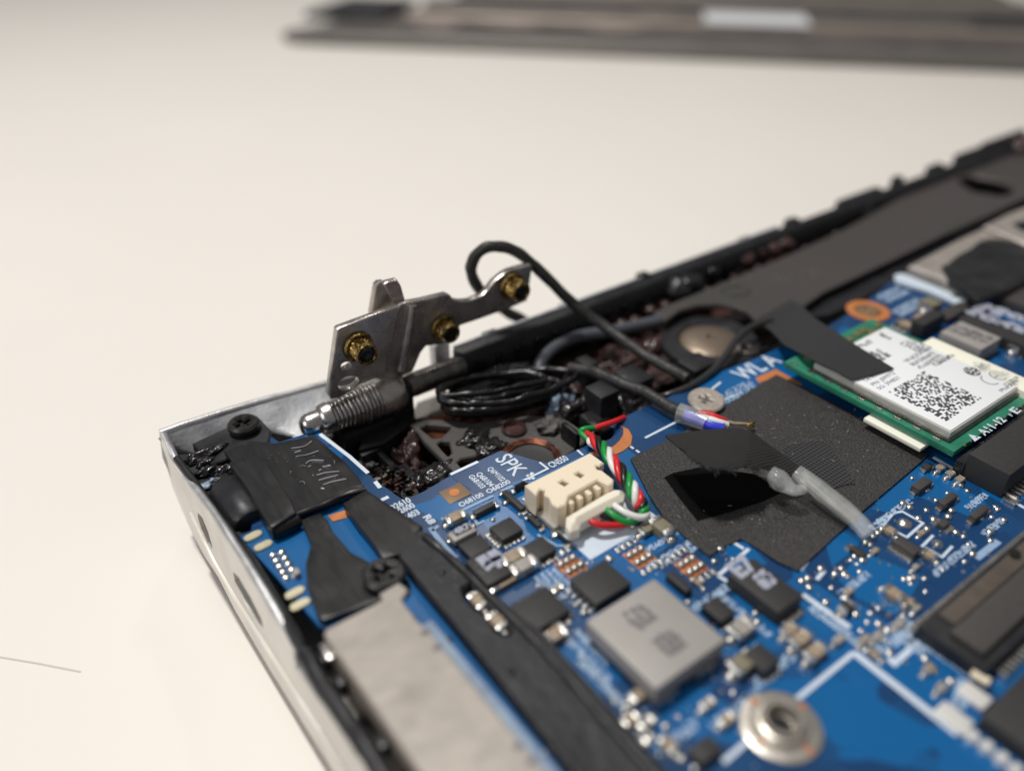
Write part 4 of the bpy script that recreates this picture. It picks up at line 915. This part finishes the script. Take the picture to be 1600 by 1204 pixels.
c = at(1547, 593, zl); ring_lines("printed_letter_c", [(c.x+.13*math.cos(a), c.y+.13*math.sin(a)) for a in [math.pi*(.5+i/10) for i in range(11)]], .022, False)
c = at(1560, 586, zl); ring_lines("printed_letter_e", [(c.x+.13*math.cos(a), c.y+.13*math.sin(a)) for a in [math.pi*(.5+i/10) for i in range(11)]], .022, False)
ring_lines("printed_letter_e", [(c.x-.12, c.y), (c.x-.02, c.y)], .022, False)
for k in range(4):
    c = at(1561, 578, zl); ring_lines("printed_arc", [(c.x+(.06+.03*k)*math.cos(a), c.y+(.06+.03*k)*math.sin(a)) for a in [math.pi*(.8+i/9) for i in range(8)]], .01, False)
cf = [(1352, 651), (1366, 644), (1444, 684), (1452, 692), (1444, 701), (1432, 700)]
p1 = thing("foam_pad", "cream foam strip under the lower left edge of the green card", "foam pad", at(1400, 675, 0), group=None)
x0, x1, y0, y1 = rect_lr((1352, 651), (1440, 700), .22); box("foam_strip", x0-.02, x0+.5, y0, y1, .15, .22, "cream_foam", p1, .02)
p2 = thing("foam_pad", "cream foam strip at the far right edge of the white labelled card", "foam pad", at(1555, 560, 0))
x0, x1, y0, y1 = rect_lr((1501, 543), (1640, 585), zs-.04); box("foam_strip", lx1+.02, lx1+.42, y0-.3, y0+1.75, .05, zs-.04, "cream_foam", p2, .02)

# ================================================================== black insulation sheet
pad = [(985, 716), (1058, 680), (1100, 655), (1190, 598), (1213, 585), (1258, 606), (1330, 645), (1450, 710), (1438, 722), (1340, 805), (1247, 891), (1215, 877), (1172, 848), (1158, 841), (1132, 853), (1108, 868), (1070, 838), (1036, 806), (1015, 775)]
def padwarp(co):
    z = .012*noise.noise(co*1.2)+.006*noise.noise(co*4)
    return Vector((co.x, co.y, co.z+z*.5+.004))
ins = pplate("insulation_sheet", pad, .010, .035, "insulation_film", None, bev=.004, warp=padwarp)
tag(ins, "large matte black insulation sheet lying on the blue board", "insulation sheet")
dm = lathe("dimple", [(0, .17), (.012, .16), (.02, .1), (.022, 0)], 'z', at(1213, 798, .035), "insulation_film", ins)

# ================================================================== silver screw on the board
def screw(label, c, r, h, m_, cat="screw", tilt=(0, 0), rot=.4, group=None, cs=1.0, dome=.02):
    t = thing("screw", label, cat, c, group)
    def cross(s_):
        a_, b_ = .52*r*cs, .15*r*cs
        P = [(b_, b_), (b_, a_), (-b_, a_), (-b_, b_), (-a_, b_), (-a_, -b_), (-b_, -b_), (-b_, -a_), (b_, -a_), (b_, -b_), (a_, -b_), (a_, b_)]
        return [(c[0]+x*math.cos(rot)-y*math.sin(rot), c[1]+x*math.sin(rot)+y*math.cos(rot)) for x, y in P]
    plate("head", [arc(c[0], c[1], r, 40), cross(1)], c[2], c[2]+h, m_, t, bev=min(.035, h*.4))
    plate("recess", [arc(c[0], c[1], r*.6, 20)], c[2]+.002, c[2]+h*.3, "recess_dark" if m_ != "screw_silver" else "bright_steel", t, bev=.002)
    lathe("shank", [(-.12, r*.4), (0.001, r*.4)], 'z', c, m_, t, seg=20)
    t.rotation_euler = (tilt[0], tilt[1], 0)
    return t
screw("flat silver screw head on the board beside the WLA lettering", at(1103, 627, .10), .29, .06, "screw_silver", tilt=(R(6), R(-4)), cs=.7)
screw("black cross head screw near the rear corner of the laptop", at(382, 669, .07), .24, .13, "black_screw", rot=.2, group="black cross head screws")
screw("black cross head screw between the black tape and the beige metal shield", at(601, 905, .12), .265, .14, "black_screw", rot=.5, group="black cross head screws")

# ================================================================== black tape over the ribbon at the left
tp = thing("flex_tape", "folded black tape over a ribbon connector at the rear left", "tape", at(470, 760, 0))
zt1 = .16
def rough_warp(a, f):
    def w_(co): return Vector((co.x, co.y, co.z+a*noise.noise(co*f)))
    return w_
def sheet(name, pts, z0, z1, m_, parent, amp=.02, f=2.5, bev=.02, cuts=None):
    """thin soft sheet: outline filled, subdivided into small faces and wrinkled"""
    me = curve_mesh([pxp(pts, z1)], z1-z0, min(bev, (z1-z0)*.4), 1)
    bm = bmesh.new(); bm.from_mesh(me); bpy.data.meshes.remove(me)
    bmesh.ops.remove_doubles(bm, verts=bm.verts, dist=1e-4)
    for it in range(4):
        es = [e for e in bm.edges if e.calc_length() > .22]
        if not es: break
        bmesh.ops.subdivide_edges(bm, edges=es, cuts=1)
        bmesh.ops.triangulate(bm, faces=[f_ for f_ in bm.faces if len(f_.verts) > 3])
    for v in bm.verts:
        v.co.z += (z0+z1)/2 + amp*noise.noise(v.co*f) + amp*.5*noise.noise(v.co*f*2.3)
    return from_bm(name, bm, m_, parent, 1.0)
sheet("tape_flap", [(350, 704), (392, 688), (430, 692), (491, 680), (538, 720), (560, 745), (572, 765), (540, 772), (480, 795), (462, 800), (440, 806), (418, 790), (392, 760)], .06, .16, "black_tape", tp, amp=.008, bev=.01)
sheet("raised_block", [(358, 722), (397, 705), (416, 722), (455, 780), (463, 800), (424, 824), (418, 818), (385, 762)], .03, .25, "black_tape", tp, amp=.006, bev=.02)
tube("tape_fold", [at(x, y, .10) for x, y in [(427, 832), (445, 824), (466, 812)]], .10, "gloss_black", tp, seg=12)
tube("tape_fold", [at(x, y, .13) for x, y in [(463, 804), (500, 790), (540, 772), (572, 764)]], .045, "black_tape", tp, seg=8, wob=.02)
sheet("tape_leg", [(470, 812), (500, 800), (512, 812), (520, 830), (548, 862), (585, 882), (600, 878), (634, 905), (640, 918), (600, 935), (505, 968), (496, 962), (480, 915), (478, 880), (486, 850)], .03, .11, "black_tape", tp, amp=.012, bev=.01)
sheet("tape_bridge", [(536, 786), (572, 765), (612, 790), (660, 822), (625, 865), (598, 870), (575, 838), (556, 815)], .05, .17, "black_tape", tp, amp=.010, bev=.01)
# pale creases where the tape is stretched
for k, q in enumerate([[(455, 700), (475, 697), (487, 689)], [(460, 707), (470, 704)], [(462, 713), (480, 710), (498, 704)], [(478, 724), (486, 719), (506, 719)], [(481, 729), (486, 727)], [(504, 729), (517, 727)], [(495, 742), (510, 738), (530, 736)], [(498, 750), (512, 746), (528, 742)], [(505, 757), (520, 752), (541, 748)], [(502, 762), (507, 763)], [(498, 735), (502, 733)], [(512, 728), (514, 726)]]):
    tube("crease", [at(x, y, .170) for x, y in q], .010, "silver_crease", tp, seg=5, sub=4, wob=.006)

# ================================================================== black foam gasket
fm = thing("foam_gasket", "long black foam gasket running beside the beige metal shield", "gasket", at(760, 1000, 0))
fo = [(612, 842), (640, 822), (668, 830), (700, 858), (752, 905), (800, 950), (850, 985), (890, 1030), (940, 1085), (1010, 1165), (1075, 1240), (930, 1260), (860, 1165), (780, 1066), (700, 965), (650, 905), (624, 872)]
fh1 = [(722, 918), (736, 910), (748, 922), (762, 945), (785, 960), (800, 985), (790, 992), (775, 985), (762, 962), (742, 950), (728, 938)]
me_ = pplate("foam_strip", fo, .02, .17, "foam", fm, holes=[fh1], bev=.03)
ridge = [(664, 838), (700, 868), (760, 925), (820, 985), (880, 1050), (950, 1130), (1040, 1230)]
tube("foam_ridge", [at(x, y, .17) for x, y in ridge], .055, "foam", fm, seg=8, wob=.02)
text("K17A", at(648, 856, .172), .26, "black_plastic", fm, DY, bold=.01, name="embossed_mark")
for i, (px, py) in enumerate([(690, 895), (735, 905), (700, 1000), (800, 1050)]):
    blob("foam_knot", at(px, py, .165), .05, .05, .03, "foam", fm, amp=.3, sub=2, seed=i)

# ================================================================== metal shield, lower left
ms = thing("metal_shield", "large beige metal port shield at the lower left of the board", "metal shield", at(640, 1100, 0))
x0, x1, y0, y1 = rect_lr((503, 985), (655, 965), .4)
sx0 = at(503, 985, .4).x; sx1 = at(655, 965, .4).x; yt = at(503, 985, .4).y
shp = [(sx0, -2), (sx0, yt-.05), (sx0+.05, yt), (sx0+.75, yt), (sx0+.76, yt+.10), (sx1+.09, yt+.12), (sx1+.12, yt-.05), (sx1-.02, yt-.14), (sx1-.03, yt-.5), (sx1, yt-.7), (sx1, -2)]
def shield_warp(co): return Vector((co.x, co.y, co.z+.01*noise.noise(co*1.5)))
plate("lid", [shp], .34, .40, "shield_metal", ms, bev=.02, warp=shield_warp)
box("side_face", sx0+.015, sx0+.06, -2, yt-.08, -.4, .345, "shield_side", ms, .01)
box("front_face", sx0+.02, sx1-.02, yt-.10, yt-.05, -.2, .345, "shield_side", ms, .01)
box("rim_strip", sx1+.005, sx1+.14, -2, yt-.5, .16, .30, "bluish_plastic", ms, .02)
box("shield_tab", sx0-.07, sx0+.02, yt-.25, yt-.02, .12, .24, "bright_steel", ms, .01)
for px, py in [(668, 985), (684, 1010), (815, 1160), (835, 1185)]:
    c = at(px, py, .4); box("notch_mark", sx1-.10, sx1-.005, c.y-.04, c.y+.03, .401, .406, "print_grey", ms, .001)
for (px, py) in [(505, 1022), (525, 1062), (580, 1165)]:
    c = at(px, py, .1); box("spring_finger", sx0-.10, sx0, c.y-.10, c.y+.05, -.1, .12, "black_plastic", ms, .02)

# ================================================================== hinge
hg = thing("steel_bracket", "steel hinge bracket with brass nuts standing at the rear corner", "bracket", (4.8, 10.1, -.3))
YA, YB = 10.02, 10.16
def Yp(pts, Y): return [(p.x, p.z) for p in (atY(x, y, Y) for x, y in pts)]
leafA = [(527, 515), (531, 512), (620, 479), (626, 480), (624, 486), (601, 591), (567, 594), (557, 606), (530, 622), (518, 624), (513, 617)]
hA = [(545+13*math.cos(a)*1.25, 598+9.5*math.sin(a)-4*math.cos(a)) for a in [i*math.pi/10 for i in range(20)]]
hA2 = [(541+8*math.cos(a), 571+5*math.sin(a)-2*math.cos(a)) for a in [i*math.pi/8 for i in range(16)]]
wallplate("bracket_leaf", [Yp(leafA, YA), Yp(hA, YA), Yp(hA2, YA)], YA, .13, "hinge_steel", hg, .025)
leafB = [(606, 488), (628, 474), (640, 472), (662, 468), (698, 459), (704, 461), (708, 467), (720, 470), (735, 469), (754, 461), (764, 451), (772, 440), (788, 427), (797, 422), (829, 413), (833, 416), (831, 424), (824, 470), (796, 482), (752, 498),
         (719, 509), (716, 530), (690, 538), (666, 541), (658, 551), (650, 570), (645, 581), (630, 588), (590, 594)]
wallplate("bracket_leaf", [Yp(leafB, YB)], YB, .13, "hinge_steel", hg, .025)
# rounded fold between the two leaves
a_ = atY(643, 476, YB); b_ = atY(628, 578, YB)
tube("bracket_fold", [a_, (a_+b_)/2, b_], .085, "hinge_steel", hg, seg=12, sub=3)
tab = [(580, 492), (588, 446), (593, 441), (600, 440), (616, 465), (634, 470), (628, 484), (600, 505)]
wallplate("bracket_tab", [Yp(tab, 10.42)], 10.42, .13, "hinge_steel", hg, .025)
tab2 = [(600, 445), (604, 441), (621, 437), (627, 446), (634, 470), (618, 478)]
wallplate("bracket_tab", [Yp(tab2, 10.28)], 10.28, .12, "hinge_steel", hg, .025)
def nut(px, py, Y, r, ln):
    c = atY(px, py, Y-ln)
    n = 18; loop = []
    for k in range(n*2):
        a = math.pi*k/n; rr = r*(1.0 if k % 2 else .86)
        loop.append((c.x+rr*math.cos(a), c.z+rr*math.sin(a)))
    me = curve_mesh([loop], ln, .008, 0)
    me.transform(Matrix.Translation((0, Y-ln/2, 0)) @ Matrix.Rotation(math.pi/2, 4, 'X'))
    for v in me.vertices:       # helical knurl
        t = (Y-v.co.y)/ln*.35; dx, dz = v.co.x-c.x, v.co.z-c.z
        v.co.x = c.x+dx*math.cos(t)-dz*math.sin(t); v.co.z = c.z+dx*math.sin(t)+dz*math.cos(t)
    o = finish("threaded_nut", me, "brass", hg)
    lathe("nut_rim", [(-ln-.03, r*.70), (-ln-.06, r*.76), (-ln-.06, r*.92), (-ln-.02, r*.98), (-ln+.02, r*.94)], 'y', (c.x, Y, c.z), "brass", o, seg=28)
    lathe("screw_tip", [(-ln-.03, 0), (-ln-.045, r*.3), (-ln-.05, r*.5), (-ln-.035, r*.72)], 'y', (c.x, Y, c.z), "gloss_black", o, seg=20)
    lathe("nut_collar", [(-.03, r*1.35), (-.06, r*1.2), (-.03, 0)], 'y', (c.x, Y, c.z), "brass", o, seg=24)
nut(572, 552, YA, .18, .26); nut(703, 520, YB, .17, .22); nut(813, 455, YB, .18, .26)
# barrel with washers
AX = (0, 10.12, .06)
lathe("axle_end", [(3.50, 0), (3.51, .10), (3.55, .155), (3.62, .18), (3.80, .185), (3.82, .215), (3.86, .24), (3.98, .255), (4.0, .22)], 'x', AX, "bright_steel", hg)
for k in range(12):
    x = 4.0+k*.067; rr = .245+min(k, 6)*.010+(.012 if k in (4, 8) else 0)
    lathe("washer", [(x, .05), (x, rr-.02), (x+.015, rr), (x+.045, rr), (x+.058, rr-.02), (x+.058, .05)], 'x', AX, "bright_steel" if k < 7 or k == 9 else "hinge_steel", hg)
lathe("sleeve", [(4.80, .1), (4.80, .29), (4.84, .31), (5.1, .31), (5.22, .28), (5.28, .22)], 'x', AX, "hinge_steel", hg)
box("hinge_block", 4.98, 5.38, 9.90, 10.35, -.55, .24, "black_plastic", hg, .06)
lathe("rod", [(5.3, .18), (5.5, .2), (6.40, .2), (6.46, .18), (6.46, 0)], 'x', AX, "dark_steel", hg)
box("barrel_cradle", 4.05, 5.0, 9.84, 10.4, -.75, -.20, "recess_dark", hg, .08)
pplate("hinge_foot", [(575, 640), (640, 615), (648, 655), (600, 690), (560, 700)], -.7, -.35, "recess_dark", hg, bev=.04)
box("rear_chrome", 6.2, 6.5, 10.55, 10.75, -.3, .35, "aluminium", ch, .02)

# ================================================================== cables
cb = tube("screen_cable", [at(1075, 592, .1), at(1050, 578, .1), at(1000, 550, .18), at(950, 514, .32), at(905, 482, .6), atY(872, 452, 10.0), atY(838, 418, 10.25), atY(812, 397, 10.4), atY(786, 386, 10.5), atY(760, 387, 10.6), atY(741, 403, 10.7), atY(737, 428, 10.75), atY(752, 455, 10.8), atY(785, 483, 10.85), atY(825, 503, 10.9), atY(870, 520, 10.9)], .10, "cable_black", None, sub=8, wob=.02)
tag(cb, "black cable looping high above the hinge bracket and down to the board", "cable")
ac = tube("antenna_cable", [at(1205, 500, .14), at(1172, 512, .16), at(1150, 532, .14), at(1132, 558, .1), at(1108, 584, .06), at(1075, 605, .02), at(1040, 618, -.05), at(1020, 622, -.2)], .065, "cable_satin", None, sub=8)
tag(ac, "thin satin black cable curving from the woven tape to the silver screw", "cable")
gc = tube("grey_cable", [at(842, 590, -.2), at(845, 566, -.05), at(868, 542, -.02), at(905, 525, -.02), at(960, 516, -.02), at(1028, 501, -.02), at(1036, 499, -.05)], .11, "cable_grey", None, sub=8)
tag(gc, "bluish grey cable lying along the black rear strip", "cable")
cl = thing("cable_coil", "glossy black cable coiled and taped beside the hinge rod", "cable coil", at(790, 610, -.4))
def coilpath(cx0, cy0, a, b, z, tilt, t0=0, t1=1.0, n=20):
    out = []
    for i in range(n+1):
        t = 2*math.pi*(t0+(t1-t0)*i/n); out.append(at(cx0+a*math.cos(t), cy0+b*math.sin(t)+tilt*math.cos(t)*-1, z+.05*math.sin(t)))
    return out
for k, (cx0, cy0, a, b, z, tl, r_) in enumerate([(794, 603, 104, 22, .04, 17, .06), (782, 612, 94, 19, -.08, 12, .062), (776, 617, 84, 15, -.18, 16, .065), (768, 600, 84, 12, .08, 10, .055), (786, 624, 88, 14, -.30, 17, .07), (790, 609, 98, 25, -.05, 22, .055), (770, 606, 78, 17, -.12, 8, .055)]):
    tube("cable_turn", [p + Vector((.05*noise.noise(p*1.3+Vector((k*3, 0, 0))), .08*noise.noise(p*1.1+Vector((k*5, 2, 0))), .05*noise.noise(p*1.7+Vector((k, 7, 0))))) for p in coilpath(cx0, cy0, a, b, z, tl)], r_, "gloss_black", cl, sub=4, wob=.035)
blob("tape_wrap", at(762, 592, -.08), .80, .24, .08, "gloss_black", cl, amp=.3, sub=5, freq=2.2, seed=4)
blob("white_fleck", at(699, 612, .08), .035, .03, .03, "cream_nylon", cl, amp=.2, sub=2)
tube("cable_tail", [at(890, 575, .05), at(925, 580, .12), at(955, 592, .15), at(1000, 610, .16), at(1040, 632, .16), at(1072, 650, .16)], .095, "cable_black", cl, sub=8, wob=.02)

# cut cable end with heat shrink and bare wires
ce = thing("cable_end", "cut cable end in clear shrink tube showing blue, red and white wires", "cable end", at(1090, 655, .04))
tube("shrink_tube", [at(1060, 644, .2), at(1078, 650, .2), at(1096, 657, .2), at(1106, 662, .2)], .155, "shrink_tube", ce, seg=20, sub=5, rf=lambda t: 1-.15*t)
tube("core_wire", [at(1070, 648, .2), at(1092, 656, .2), at(1112, 664, .2), at(1130, 670, .18)], .095, "wire_blue", ce, seg=10)
tube("core_wire", [at(1090, 646, .28), at(1108, 647, .3), at(1122, 653, .28), at(1134, 658, .22)], .05, "wire_red", ce, seg=8)
tube("core_wire", [at(1088, 650, .24), at(1108, 655, .27), at(1124, 660, .25), at(1136, 664, .2)], .06, "wire_white", ce, seg=8)
tube("core_wire", [at(1130, 656, .22), at(1145, 661, .2), at(1160, 662, .18), at(1172, 663, .16)], .028, "ceramic_tan", ce, seg=8)
blob("solder_drop", at(1172, 664, .15), .085, .05, .05, "brass", ce, amp=.3, sub=3)

# ================================================================== raised cloth tape flap, its tube and other cloth tapes
fl = thing("tape_flap", "curled black cloth tape standing off the insulation sheet", "tape", at(1150, 720, .05))
L1 = [(1039, 680), (1066, 676), (1110, 670), (1150, 668), (1172, 672), (1196, 690), (1222, 708), (1258, 734)]
L2 = [(1066, 702), (1080, 716), (1103, 730), (1130, 733), (1165, 728), (1180, 730), (1205, 735), (1240, 745)]
zl1 = [.66, .70, .74, .76, .74, .64, .50, .36]; zl2 = [.80, .82, .82, .80, .74, .66, .52, .38]
bm = bmesh.new(); n1 = 40; m1 = 14
def lerpl(Lp, zz, t):
    f = t*(len(Lp)-1); i = min(int(f), len(Lp)-2); f -= i
    x = Lp[i][0]*(1-f)+Lp[i+1][0]*f; y = Lp[i][1]*(1-f)+Lp[i+1][1]*f; z = zz[i]*(1-f)+zz[i+1]*f; return x, y, z
grid = []
for i in range(n1+1):
    row = []
    for j in range(m1+1):
        t = i/n1; u = j/m1; xa, ya, za = lerpl(L1, zl1, t); xb, yb, zb = lerpl(L2, zl2, t)
        px = xa*(1-u)+xb*u; py = ya*(1-u)+yb*u; z = za*(1-u)+zb*u+.02*math.sin(u*math.pi)+.02*noise.noise(Vector((t*6, u*3, 0)))
        p = at(px, py, z); row.append(bm.verts.new(p))
    grid.append(row)
for i in range(n1):
    for j in range(m1): bm.faces.new((grid[i][j], grid[i+1][j], grid[i+1][j+1], grid[i][j+1]))
bmesh.ops.recalc_face_normals(bm, faces=bm.faces)
r_ = bmesh.ops.solidify(bm, geom=bm.faces[:], thickness=.025)
from_bm("tape_sheet", bm, "cloth_tape_matte", fl, 1.2)
bm = bmesh.new()                                   # lint along the lower edge
for i in range(90):
    t = random.uniform(.15, .75); x, y, z = lerpl(L2, zl2, t); p = at(x, y, z); d = Vector((random.uniform(-.05, .05), random.uniform(-.1, .02), random.uniform(-.07, .03)))
    bm_tube(bm, [p, p+d*.5, p+d], .006, 4)
ln_ = from_bm("lint", bm, "cloth_tape_fine", fl, 0); ln_["kind"] = "stuff"
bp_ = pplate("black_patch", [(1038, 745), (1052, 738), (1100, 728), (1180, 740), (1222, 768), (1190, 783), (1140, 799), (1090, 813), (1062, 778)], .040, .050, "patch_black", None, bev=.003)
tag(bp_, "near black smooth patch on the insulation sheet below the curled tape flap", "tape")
ct = pplate("cloth_tape", [(1222, 700), (1255, 690), (1285, 687), (1297, 694), (1312, 716), (1330, 745), (1337, 755), (1322, 756), (1296, 765), (1280, 756), (1252, 734), (1232, 716)], .04, .052, "cloth_tape", None, bev=.003)
tag(ct, "small coarse woven black tape patch stuck on the insulation sheet", "tape")
st = thing("shrink_sleeve", "milky clear sleeve lying across the edge of the black insulation sheet", "tube", at(1290, 780, .1))
tube("sleeve_tube", [at(1244, 738, .40), at(1262, 750, .37), at(1285, 768, .32), at(1310, 788, .26), at(1336, 810, .20), at(1358, 834, .13)], .15, "shrink_tube", st, seg=24, sub=6, rf=lambda t: (.92+.12*math.sin(t*3.1))*(1-.08*t), flat=.7, wob=.012)
tube("sleeve_knot", [at(1203, 733, .46), at(1212, 744, .43), at(1226, 757, .40), at(1242, 766, .37), at(1256, 764, .36)], .15, "shrink_tube", st, seg=20, sub=7, wob=.03, rf=lambda t: .62+.42*math.sin(min(1, t*1.25)*3.14)**2 - .15*t, flat=.85)
blob("sleeve_glue", at(1216, 748, .42), .07, .06, .06, "black_tape", st, amp=.4, sub=3, seed=2)
tube("sleeve_core", [at(1262, 752, .34), at(1300, 785, .28), at(1335, 814, .19)], .035, "ceramic_grey", st, seg=8)
E1 = [(1236, 468), (1252, 476), (1272, 496), (1300, 514), (1332, 535), (1364, 555), (1397, 575)]; Z1 = [.12, .16, .36, .54, .60, .585, .575]
E2 = [(1182, 498), (1204, 516), (1225, 538), (1252, 552), (1280, 567), (1306, 579), (1331, 593)]; Z2 = [.12, .16, .36, .54, .60, .60, .58]
bm = bmesh.new(); grid = []
for i in range(49):
    row = []
    for j in range(21):
        xa, ya, za = lerpl(E1, Z1, i/48); xb, yb, zb = lerpl(E2, Z2, i/48); u = j/20
        row.append(bm.verts.new(at(xa*(1-u)+xb*u, ya*(1-u)+yb*u, za*(1-u)+zb*u+.012*noise.noise(Vector((i*.2, j*.3, 0))))))
    grid.append(row)
for i in range(48):
    for j in range(20): bm.faces.new((grid[i][j], grid[i+1][j], grid[i+1][j+1], grid[i][j+1]))
bmesh.ops.recalc_face_normals(bm, faces=bm.faces); bmesh.ops.solidify(bm, geom=bm.faces[:], thickness=.02)
wt = from_bm("woven_tape", bm, "cloth_tape_fine", None, 1.2)
tag(wt, "wide woven black tape running from the shroud onto the white label", "tape")

# ================================================================== heat sink parts, upper right
hs = thing("heat_sink", "beige metal heat sink plates under crumpled black tape at the far right", "heat sink", at(1530, 410, 0))
pplate("metal_plate", [(1420, 414), (1500, 372), (1545, 352), (1600, 372), (1570, 410), (1500, 450), (1470, 432)], .02, .30, "shield_metal", hs, bev=.04)
pplate("metal_plate", [(1537, 352), (1572, 334), (1640, 308), (1700, 350), (1620, 385), (1598, 378)], .12, .42, "shield_metal", hs, bev=.04)
pplate("plate_opening", [(1580, 350), (1600, 344), (1640, 350), (1600, 362)], .42, .425, "recess_dark", hs, bev=.001)
sheet("tape_cover", [(1472, 416), (1500, 396), (1545, 372), (1600, 378), (1680, 385), (1640, 415), (1560, 460), (1528, 468), (1500, 448), (1484, 436)], .20, .36, "black_tape", hs, amp=.08, f=1.5)
pplate("pale_strip", [(1398, 428), (1410, 426), (1470, 450), (1512, 468), (1504, 476), (1450, 452), (1400, 437)], .02, .12, "silk_sheet", hs, bev=.02)

# ------------------------------------------------------------------ dust and lint on the dark surfaces
def dust(parent, region, z, n, r0=.005, r1=.011):
    bm = bmesh.new()
    for i in range(n):
        px = random.uniform(region[0], region[2]); py = random.uniform(region[1], region[3]); p = at(px, py, z)
        if random.random() < .25:
            a_ = random.uniform(0, 6.28); d = Vector((math.cos(a_), math.sin(a_), .1))*random.uniform(.03, .09)
            bm_tube(bm, [p, p+d*.5+Vector((d.y*.2, -d.x*.2, .01)), p+d], .0035, 4)
        else:
            q = bmesh.ops.create_icosphere(bm, subdivisions=1, radius=random.uniform(r0, r1)); bmesh.ops.translate(bm, vec=p, verts=q["verts"])
    o = from_bm("dust", bm, "dust_grey", parent, 0); o["kind"] = "stuff"
mat("dust_grey", (0.35, 0.34, 0.32), 0.8)
dust(ins, (1050, 760, 1230, 850), .042, 40); dust(ins, (1180, 620, 1380, 740), .042, 60); dust(tp, (380, 705, 540, 770), .175, 25, .004, .008)
dust(fm, (680, 880, 760, 920), .175, 12); dust(ch, (1150, 420, 1300, 440), .085, 20, .008, .015)
